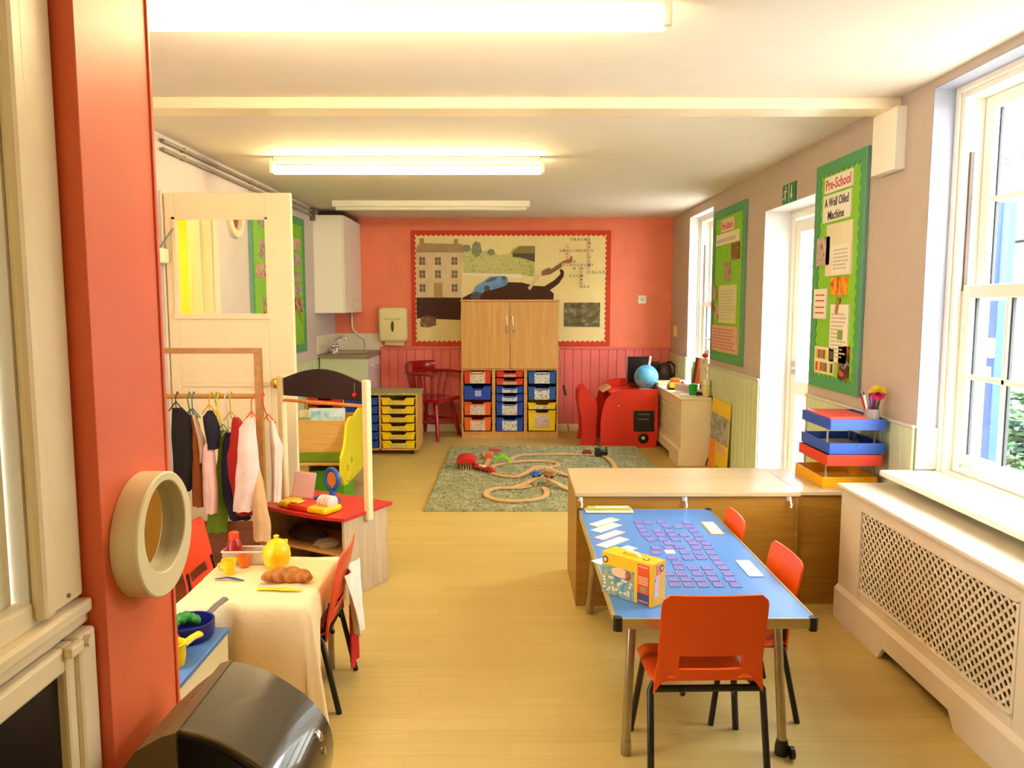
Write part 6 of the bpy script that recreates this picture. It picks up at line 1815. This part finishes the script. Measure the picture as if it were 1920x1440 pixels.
def garment(name, label, prof, y, m, hanger_x=None, hanger_col='#B8A88A', folds=5, amp=0.10, depth=0.035, seed=0, cat='costume', skew=0.0, parts=()):
    """prof: list of (z, xl, xr[, depth]); a hollow-looking hanging cloth with folds"""
    rnd = random.Random(seed)
    ph = rnd.uniform(0, 6)
    n = 40
    # resample heights
    rows = []
    for i in range(len(prof) - 1):
        a, b = prof[i], prof[i + 1]
        k = max(2, int(abs(a[0] - b[0]) / 0.02))
        for j in range(k):
            s = j / k
            s2 = s * s * (3 - 2 * s)
            rows.append((a[0] + (b[0] - a[0]) * s, a[1] + (b[1] - a[1]) * s2, a[2] + (b[2] - a[2]) * s2))
    rows.append(prof[-1][:3])
    z0, z1 = rows[0][0], rows[-1][0]
    rings = []
    for z, xl, xr in rows:
        f = (z0 - z) / (z0 - z1)
        cx, w = (xl + xr) / 2, (xr - xl) / 2
        d = depth * (0.35 + 0.65 * min(1, f * 3))
        ring = []
        for k in range(n):
            a = 2 * PI * k / n
            r = 1 + amp * f * math.sin(folds * a + ph + 1.5 * f) + amp * .4 * f * math.sin((folds * 2 + 1) * a + 2 * ph)
            ring.append((cx + w * math.cos(a) * (1 + 0.03 * math.sin(3 * a + ph)), y + d * math.sin(a) * r + skew * f, z + 0.003 * f * math.sin(folds * a + ph) * (f > 0.9)))
        rings.append(ring)
    t = thing(name, label, cat, ((prof[0][1] + prof[0][2]) / 2, y, prof[-1][0]), 0, 'dressing-up clothes on the rail')
    MB().loft(rings).build('cloth', m, t, smooth=True, sharp=80)
    if hanger_x is not None:
        hm = mat('hanger_' + hanger_col[1:], hanger_col, rough=0.4)
        zt_ = rows[0][0]
        mb = MB()
        hook = [(hanger_x + 0.0, y, zt_ - 0.005), (hanger_x, min(y, ry - 0.024), 0.985), (hanger_x, ry - 0.022, 0.998), (hanger_x, ry, 1.019), (hanger_x, ry + 0.022, 0.998)]
        mb.tube(hook, 0.0028, seg=6)
        mb.tube([(hanger_x, y, zt_ + 0.03), (hanger_x - 0.035, y, zt_ - 0.015)], 0.003, seg=6)
        mb.tube([(hanger_x, y, zt_ + 0.03), (hanger_x + 0.035, y, zt_ - 0.015)], 0.003, seg=6)
        mb.build('hanger', hm, t, smooth=True)
    return t
def gx(zx): return (300 + zx / 4.8 - 956) * 0.00246
def gz(zy): return 0.995 - (730 + zy / 4.8 - 745) * 0.00257
def G(l): return [(gz(y), gx(a), gx(b)) for y, a, b in l]
cloth = lambda n, c, **k: mat(n, c, rough=0.9, var=0.10, vscale=16, bump=0.15, bscale=60, **k)
garment('black_coat', 'black coat hanging at the left end of the rail by the pillar', G([(165, 60, 150), (230, 50, 215), (400, 40, 235), (600, 45, 240), (780, 45, 215), (900, 40, 200)]), 3.60, cloth('black_cloth', '#17110F'), gx(95), '#2A2A2A', seed=1)
garment('brown_tunic', 'orange brown tunic hanging next to the black coat', G([(235, 190, 250), (330, 185, 285), (500, 200, 300), (750, 195, 315), (1050, 190, 325)]), 3.625, cloth('rust_cloth', '#8A4510'), gx(205), '#3A7A4A', seed=2)
garment('beige_scarf', 'short beige scarf hanging beside the brown tunic', G([(225, 235, 262), (330, 262, 300), (450, 285, 345), (560, 295, 345), (650, 296, 325)]), 3.60, cloth('beige_cloth', '#C8A890'), gx(245), '#4A6A7A', seed=3, depth=0.02)
garment('green_dress', 'green dress hanging low behind the pink sleeve', G([(390, 420, 500), (600, 400, 500), (900, 330, 500), (1100, 285, 480), (1320, 262, 450)]), 3.685, cloth('green_cloth', '#6A8A1C'), gx(455), '#7AA82A', seed=4, folds=7)
garment('dark_hat_cape', 'black and blue cape gathered above the pale pink sleeve', G([(185, 395, 440), (240, 350, 470), (330, 360, 500), (430, 375, 495), (520, 385, 480)]), 3.585, cloth('blue_black_cloth', '#1B1726'), gx(410), '#C8A030', seed=5)
garment('pink_sleeve', 'pale pink tube of cloth hanging in the middle of the rail', G([(465, 370, 435), (520, 345, 450), (700, 335, 455), (900, 332, 462), (1090, 332, 455)]), 3.575, cloth('pale_pink_cloth', '#DDB5AE'), None, seed=6, depth=0.03)
garment('navy_robe', 'dark navy robe hanging left of the red jacket', G([(395, 510, 610), (500, 478, 620), (750, 462, 620), (950, 470, 620), (1180, 520, 720)]), 3.635, cloth('navy_cloth', '#1C1830'), gx(545), '#D8D2C8', seed=7)
garment('red_jacket', 'red jacket hanging left of the white shirt', G([(250, 605, 660), (310, 590, 710), (480, 570, 710), (600, 540, 700), (750, 545, 720), (950, 580, 780), (1120, 600, 800)]), 3.605, cloth('red_cloth', '#A81E16'), gx(590), '#B89A3A', seed=8)
garment('beige_trousers', 'pale beige cloth hanging low below the white shirt', G([(700, 850, 880), (800, 815, 905), (1000, 800, 930), (1200, 800, 960), (1320, 800, 955)]), 3.545, cloth('sand_cloth', '#D2AE80'), None, seed=9, depth=0.03)
garment('white_shirt', 'white shirt in front of the red jacket on the rail', G([(238, 770, 830), (330, 700, 850), (550, 680, 865), (800, 650, 880), (1058, 620, 800)]), 3.55, cloth('white_cloth', '#E6D2CC'), gx(815), '#D84A1E', seed=10, folds=6)
garment('white_gown', 'white gown partly behind the right hand post of the rail', G([(300, 895, 930), (400, 890, 960), (560, 895, 1010), (750, 900, 990), (1040, 890, 975)]), 3.69, cloth('white_gown_cloth', '#E2CFC2'), gx(880), '#D84A1E', seed=11)
t = thing('coat_hanger', 'empty yellow hanger near the middle of the rail', 'hanger', (gx(475), ry, 0.90))
MB().tube([(gx(475), ry - 0.022, 0.99), (gx(475), ry, 1.019), (gx(475), ry + 0.022, 0.995)], 0.003, seg=6).tube([(gx(475), ry - 0.022, 0.99), (gx(470), 3.60, 0.94), (gx(455), 3.60, 0.86)], 0.0035, seg=6).tube([(gx(470), 3.60, 0.94), (gx(495), 3.60, 0.87)], 0.0035, seg=6).build('wire', yellow_plastic, t, smooth=True)

# ------------------------------------------------------------------ role-play table under its cloth
t = thing('role_play_table', 'small child\'s table hidden under a cream tablecloth', 'table', (-0.885, 2.68, 0))
qx0, qx1, qy0, qy1, qz = -1.10, -0.672, 2.455, 2.93, 0.448
MB().box(qx0 + 0.004, qx1 - 0.004, qy0 + 0.004, qy1 - 0.004, qz - 0.024, qz - 0.003, 0.002).build('tabletop', oak_flat, t)
for x in (qx0 + 0.03, qx1 - 0.03):
    for y in (qy0 + 0.02, qy1 - 0.012):
        MB().tube([(x, y, qz - 0.024), (x, y, 0)], 0.013).build('leg', legm, t, smooth=True)
def cloth_sheet():
    """square cloth: flat on the top, falling in folds over each edge"""
    cx, cy = (qx0 + qx1) / 2, (qy0 + qy1) / 2
    hx, hy = (qx1 - qx0) / 2 + 0.004, (qy1 - qy0) / 2 + 0.004
    drop = 0.32
    def f(u, v):
        X = (u - .5) * 2 * (hx + drop)
        Y = (v - .5) * 2 * (hy + drop)
        ox, oy = max(0, abs(X) - hx), max(0, abs(Y) - hy)
        sx, sy = (1 if X > 0 else -1), (1 if Y > 0 else -1)
        x, y = min(abs(X), hx) * sx, min(abs(Y), hy) * sy
        z = qz
        lim = 0.32
        if sx > 0:
            lim = 0.32 - 0.22 * min(1, max(0, (y + hy - 0.02) / 0.09))
        if sy > 0:
            lim = min(lim, 0.10)
        ox = ox * lim / drop
        if sy > 0:
            oy = oy * 0.10 / drop
        d = math.hypot(ox, oy) if ox and oy else ox + oy
        if d > 0:
            fold = 0.010 * math.sin(X * 30 + 1.3) if oy > ox else 0.010 * math.sin(Y * 28 + 0.5)
            k = min(1, d / drop)
            if ox and oy:
                m = min(ox, oy)
                ang = math.atan2(oy, ox)
                out = 0.018 + (0.34 if sx > 0 and sy < 0 else 0.04) * m
                x += sx * out * math.cos(ang)
                y += sy * out * math.sin(ang)
                z -= d * 0.93
            else:
                out = 0.012 * (1 - math.exp(-d * 40)) + fold * k + 0.012 * k
                if ox:
                    x += sx * out
                else:
                    y += sy * out
                z -= d
            z = max(z, 0.02)
        else:
            z += 0.0012 * math.sin(X * 37) * math.sin(Y * 31)
        return (cx + x, cy + y, z + 0.001)
    return MB().sheet(56, 56, f, 0.0)
c_ = cloth_sheet()
bmesh.ops.solidify(c_.bm, geom=list(c_.bm.faces), thickness=0.002)
o = solo('tablecloth', c_, mat('cream_tablecloth', '#E8D3A2', rough=0.9, var=0.04, bump=0.2, bscale=50), 'cream cloth draped over the small role-play table', 'tablecloth', smooth=True, sharp=180)
school_chair('orange chair with its back to the aisle at the cream tablecloth', (-0.762, 2.742, 0), PI / 2 + 0.02, mat('orange_red_plastic', '#D9421A', rough=0.4), s=0.97)
school_chair('orange chair beyond the far left corner of the cream tablecloth', (-1.145, 3.075, 0), -PI / 2, mat('orange_red_plastic', '#D9421A'), s=0.93)
solo('red_cloth', MB().sheet(10, 12, lambda u, v: (-0.60 + 0.012 * math.sin(u * 9), 2.86 + 0.055 * (u - .5) * 2 * (0.7 + 0.3 * v), 0.285 - 0.23 * v), 0.004), cloth('red_apron_cloth', '#C8281A'), 'red cloth hanging from the orange chair beside the aisle', 'cloth', smooth=True)
solo('white_cloth', MB().sheet(10, 14, lambda u, v: (-0.598 + 0.016 * math.sin(u * 8 + v * 2) + 0.03 * v, 2.80 + 0.10 * (u - .5) * 2 * (1 - 0.55 * v), 0.455 - 0.25 * v), 0.003), cloth('white_apron_cloth', '#EDE4D4'), 'white cloth hanging over the side of the orange chair by the aisle', 'cloth', smooth=True)
z_ = qz + 0.003
t = thing('toy_teapot', 'round yellow toy teapot on the cream tablecloth', 'teapot', (-0.868, 2.80, z_))
MB().lathe([(0, 0), (0.028, 0), (0.045, 0.02), (0.0515, 0.05), (0.047, 0.078), (0.034, 0.094), (0, 0.094)], Matrix.Translation((-0.868, 2.80, z_)), 28).build('body', yellow_plastic, t, smooth=True)
MB().lathe([(0, 0.094), (0.035, 0.094), (0.030, 0.104), (0.010, 0.112), (0.008, 0.118), (0.011, 0.124), (0, 0.129)], Matrix.Translation((-0.868, 2.80, z_)), 24).build('lid', yellow_plastic, t, smooth=True)
MB().tube([(-0.868, 2.845, z_ + 0.03), (-0.86, 2.875, z_ + 0.055), (-0.858, 2.885, z_ + 0.085)], [0.016, 0.011, 0.008]).build('spout', yellow_plastic, t, smooth=True)
MB().tube([(-0.868, 2.752, z_ + 0.075), (-0.87, 2.732, z_ + 0.065), (-0.87, 2.732, z_ + 0.035), (-0.868, 2.754, z_ + 0.025)], 0.006).build('handle', yellow_plastic, t, smooth=True)
t = thing('toy_croissant', 'brown toy croissant on the cream tablecloth in front of the teapot', 'toy food', (-0.79, 2.66, z_))
arcp, rad = [], []
for k in range(29):
    s = k / 28
    a = PI * (0.08 + 0.84 * s)
    arcp.append((-0.785 - 0.085 * math.cos(a), 2.615 + 0.05 * math.sin(a), z_ + 0.022))
    rad.append((0.008 + 0.021 * math.sin(PI * s) ** 0.8) * (1 + 0.26 * abs(math.sin(PI * s * 4.5)) - 0.1))
MB().tube(arcp, rad, seg=14, flat=(1.05, 0.9)).build('crust', mat('croissant_crust', '#A8641A', rough=0.55, var=0.3, vscale=30, bump=0.3, bscale=60), t, smooth=True)
solo('toy_knife', MB().tube([(-0.868, 2.575, z_ + 0.004), (-0.80, 2.572, z_ + 0.006), (-0.775, 2.57, z_ + 0.005), (-0.715, 2.562, z_ + 0.004)], [0.009, 0.010, 0.012, 0.005], flat=(1, 0.4)), yellow_plastic, 'flat yellow toy knife near the front edge of the cream cloth', 'toy cutlery', smooth=True)
solo('toy_knife', MB().tube([(-1.05, 2.672, z_ + 0.004), (-1.01, 2.678, z_ + 0.008), (-0.985, 2.674, z_ + 0.006), (-0.945, 2.66, z_ + 0.003)], [0.004, 0.006, 0.007, 0.003], flat=(1, 0.5)), plastic('indigo_plastic', '#3A3F80'), 'thin blue toy knife on the left of the cream cloth', 'toy cutlery', smooth=True)
def cup(label, x, y, R, h, m):
    t = thing('toy_cup', label, 'cup', (x, y, z_), 0, 'toy cups on the cream cloth')
    MB().lathe([(0, 0), (R * .6, 0), (R, h), (R * .92, h), (R * .54, 0.004), (0, 0.004)], Matrix.Translation((x, y, z_))).build('bowl', m, t, smooth=True)
    MB().tube([(x - R * .85, y - 0.005, z_ + h * .85), (x - R * 1.35, y - 0.01, z_ + h * .7), (x - R * 1.2, y - 0.01, z_ + h * .35), (x - R * .7, y - 0.005, z_ + h * .3)], 0.004).build('handle', m, t, smooth=True)
cup('small yellow toy cup on the cream cloth', -1.022, 2.735, 0.027, 0.055, yellow_plastic)
cup('small orange toy cup behind the yellow cup', -0.995, 2.815, 0.025, 0.042, plastic('toy_cup_orange', '#EE7A0E'))
t = thing('clear_tub', 'shallow clear plastic tub at the back of the cream cloth', 'tub', (-1.0, 2.86, z_))
mb = MB()
for x0, x1, y0, y1 in ((-1.085, -0.905, 2.835, 2.838), (-1.085, -0.905, 2.897, 2.90), (-1.085, -1.082, 2.838, 2.897), (-0.908, -0.905, 2.838, 2.897)):
    mb.box(x0, x1, y0, y1, z_, z_ + 0.05)
mb.box(-1.085, -0.905, 2.835, 2.90, z_, z_ + 0.003)
mb.build('walls', mat('clear_tub_plastic', '#E8D2B8', rough=0.15, alpha=0.45, var=0), t)
MB().tube([(-1.087, 2.833, z_ + 0.05), (-0.903, 2.833, z_ + 0.05), (-0.903, 2.902, z_ + 0.05), (-1.087, 2.902, z_ + 0.05)], 0.0035, close=True, seg=6).build('rim', mat('tub_rim', '#E6D0B4', rough=0.3), t)
t = thing('drinks_bottle', 'red bottle with an orange cap at the back of the cream cloth', 'bottle', (-1.05, 2.866, z_ + 0.003))
MB().lathe([(0, 0.003), (0.028, 0.003), (0.030, 0.05), (0.026, 0.075), (0.018, 0.092), (0, 0.092)], Matrix.Translation((-1.050, 2.868, z_))).build('body', mat('red_bottle', '#B8281E', rough=0.15, trans=0.35, var=0), t, smooth=True)
MB().lathe([(0, 0.092), (0.018, 0.092), (0.019, 0.115), (0.012, 0.119), (0, 0.12)], Matrix.Translation((-1.050, 2.868, z_))).build('cap', plastic('cap_orange_red', '#EE4418'), t, smooth=True)

# ------------------------------------------------------------------ play kitchen behind the pillar
t = thing('play_kitchen', 'low cream play kitchen with a blue top and an oval hand hole', 'play kitchen', (-1.10, 2.05, 0))
kx0, kx1, ky0, ky1, kz = -1.32, -0.905, 1.70, 2.385, 0.40
kw = mat('cream_kitchen_paint', '#E3D3A6', rough=0.45, var=0.03)
mb = MB()
mb.box(kx0, kx1 - 0.016, ky0, ky0 + 0.016, 0, kz - 0.016).box(kx0, kx1 - 0.016, ky1 - 0.016, ky1, 0, kz - 0.016).box(kx0, kx0 + 0.016, ky0 + 0.016, ky1 - 0.016, 0, kz - 0.016)
mb.build('body', kw, t)
hc = (2.18, 0.295, 0.062, 0.024)
def front_panel():
    m_ = MB()
    n = 32
    O = []
    corners = [(ky1, kz - 0.016), (ky0, kz - 0.016), (ky0, 0.0), (ky1, 0.0)]
    inner = [(hc[0] + hc[2] * math.cos(2 * PI * k / n), hc[1] + hc[3] * math.sin(2 * PI * k / n)) for k in range(n)]
    outer = []
    for k in range(n):
        a = 2 * PI * k / n
        dx, dz = math.cos(a), math.sin(a)
        tx = ((ky1 if dx > 0 else ky0) - hc[0]) / dx if abs(dx) > 1e-6 else 1e9
        tz = ((kz - 0.016 if dz > 0 else 0.0) - hc[1]) / dz if abs(dz) > 1e-6 else 1e9
        s = min(tx, tz)
        outer.append((hc[0] + dx * s, hc[1] + dz * s))
    for X in (kx1 - 0.016, kx1):
        pass
    VI = [[m_.bm.verts.new((X, p[0], p[1])) for p in inner] for X in (kx1 - 0.016, kx1)]
    VO = [[m_.bm.verts.new((X, p[0], p[1])) for p in outer] for X in (kx1 - 0.016, kx1)]
    fs = []
    for k in range(n):
        j = (k + 1) % n
        fs.append(m_.bm.faces.new((VI[0][k], VI[0][j], VO[0][j], VO[0][k])))
        fs.append(m_.bm.faces.new((VI[1][k], VI[1][j], VO[1][j], VO[1][k])))
        fs.append(m_.bm.faces.new((VI[0][k], VI[0][j], VI[1][j], VI[1][k])))
    for cy, cz in corners:   # fill the corner triangles
        for X in (0, 1):
            best = sorted(range(n), key=lambda k: (outer[k][0] - cy) ** 2 + (outer[k][1] - cz) ** 2)
            on_y = [k for k in best if abs(outer[k][0] - cy) < 1e-5][:1]
            on_z = [k for k in best if abs(outer[k][1] - cz) < 1e-5][:1]
            if on_y and on_z and on_y[0] != on_z[0]:
                v = m_.bm.verts.new((kx1 - 0.016 + 0.016 * X, cy, cz))
                fs.append(m_.bm.faces.new((v, VO[X][on_y[0]], VO[X][on_z[0]])))
    bmesh.ops.recalc_face_normals(m_.bm, faces=m_.bm.faces)
    return m_
front_panel().build('front_panel', kw, t)
MB().box(kx0 - 0.004, kx1 + 0.006, ky0, ky1 + 0.006, kz - 0.016, kz, 0.003).build('top', mat('blue_kitchen_top', '#4A76B4', rough=0.4, var=0.06), t)
MB().box(kx1 - 0.12, kx1 - 0.118, ky0 + 0.02, ky1 - 0.02, 0.02, kz - 0.02).build('hole_shade', mat('dark_inside', '#3A2818', rough=0.8), t)  # dark sheet standing in for the shade behind the hand hole
t = thing('toy_saucepan', 'dark blue toy saucepan of green vegetables on the blue play kitchen top', 'saucepan', (-0.995, 2.31, kz))
navy_p = plastic('navy_pan', '#1C2270', 0.3)
MB().lathe([(0, 0), (0.066, 0), (0.074, 0.012), (0.076, 0.055), (0.071, 0.055), (0.068, 0.008), (0, 0.006)], Matrix.Translation((-0.995, 2.31, kz)), 32).build('pan', navy_p, t, smooth=True)
MB().tube([(-0.965, 2.378, kz + 0.045), (-0.948, 2.415, kz + 0.062), (-0.932, 2.45, kz + 0.070)], [0.010, 0.011, 0.012], flat=(1.2, 0.6)).build('handle', mat('grey_handle', '#6A6258', rough=0.4), t, smooth=True)
mb = MB()
rnd = random.Random(9)
for i in range(26):
    a, r = rnd.uniform(0, 6.28), 0.045 * math.sqrt(rnd.random())
    mb.ball((-1.005 + r * math.cos(a), 2.295 + r * math.sin(a), kz + 0.052 + 0.024 * (1 - r / 0.045) + rnd.uniform(0, 0.004)), rnd.uniform(0.010, 0.016), 8, 6)
solo('toy_broccoli', mb, mat('broccoli_green', '#2F8A34', rough=0.6, var=0.25, vscale=30), 'bumpy green toy vegetable in the dark blue saucepan', 'toy food', smooth=True)
t = thing('toy_jug', 'yellow toy jug with a spout on the blue play kitchen top', 'jug', (-0.962, 2.135, kz))
MB().lathe([(0, 0), (0.030, 0), (0.036, 0.03), (0.034, 0.06), (0.038, 0.066), (0.032, 0.066), (0.03, 0.006), (0, 0.006)], Matrix.Translation((-0.965, 2.125, kz))).build('body', yellow_plastic, t, smooth=True)
MB().tube([(-0.945, 2.15, kz + 0.05), (-0.93, 2.18, kz + 0.058), (-0.918, 2.205, kz + 0.058)], [0.014, 0.013, 0.015], flat=(1, 0.6)).build('handle', yellow_plastic, t, smooth=True)
solo('toy_tomato', MB().lathe([(0, 0), (0.022, 0.003), (0.037, 0.022), (0.038, 0.04), (0.026, 0.058), (0, 0.056)], Matrix.Translation((-1.005, 2.19, kz + 0.0))), plastic('tomato_red', '#E0401E'), 'round red toy tomato between the saucepan and the yellow jug', 'toy food', smooth=True)

# ------------------------------------------------------------------ towel dispenser on the pillar, seen from above
t = thing('paper_towel_dispenser', 'dark grey glossy dispenser with a curved cover fixed low on the red pillar', 'dispenser', (-0.60, 1.48, 0.28))
smoke = mat('smoke_grey_cover', '#463C2C', rough=0.22, var=0.03, coat=0.6)
hous = mat('grey_brown_housing', '#7A6848', rough=0.45, var=0.03)
dya, dyb = 1.335, 1.628
def arcpts(n=18):
    key = [(-0.606, 0.652), (-0.56, 0.640), (-0.51, 0.617), (-0.449, 0.573), (-0.408, 0.523), (-0.392, 0.470), (-0.396, 0.41), (-0.412, 0.345), (-0.44, 0.285)]
    P = smooth_path([(a, 0, b) for a, b in key], 4)
    return [(p.x, p.z) for p in P]
A = arcpts()
prof = A + [(-0.606, 0.285)]
MB().prism(prof, 'y', dya + 0.012, dyb - 0.004).build('cover', smoke, t, smooth=True, sharp=35)
inner = [(-0.612 + (a + 0.612) * 0.985, 0.28 + (b - 0.28) * 0.99) for a, b in A] + [(-0.606, 0.285)]
MB().prism([(-0.608 + (a + 0.608) * 0.90, 0.285 + (b - 0.285) * 0.965) for a, b in A] + [(-0.608, 0.285)], 'y', dya + 0.004, dya + 0.012).build('end_cheek', black_plastic, t)
MB().tube([(a, dya + 0.010, b) for a, b in A], 0.005, seg=8).build('cover_rim', mat('rim_brown', '#5A4A2A', rough=0.25, coat=0.5), t, smooth=True)
# housing: from the seam back and down to the pillar face
rings = []
for y, k in ((dya, 1.0), (1.40, 1.0), (1.50, 0.96), (1.58, 0.80), (dyb, 0.42)):
    rings.append([(-0.608, y, 0.285), (-0.608, y, 0.654), (-0.635 , y, 0.654 - 0.008), (-0.608 - 0.075 * k, y, 0.628 - 0.01 * k), (-0.608 - 0.142 * k, y, 0.53 + 0.05 * (1 - k)), (-0.608 - 0.142 * k, y, 0.285)])
MB().loft(rings).build('housing', hous, t)
mb = MB().lathe([(0, 0), (0.013, 0), (0.013, 0.006), (0.008, 0.009), (0, 0.009)], Matrix.Translation((-0.408, 1.555, 0.518)) @ Matrix.Rotation(math.radians(66), 4, 'Y'))
mb.lathe([(0, 0), (0.008, 0), (0.008, 0.005), (0, 0.006)], Matrix.Translation((-0.396, 1.55, 0.488)) @ Matrix.Rotation(math.radians(75), 4, 'Y'))
mb.build('lock', chrome, t, smooth=True)
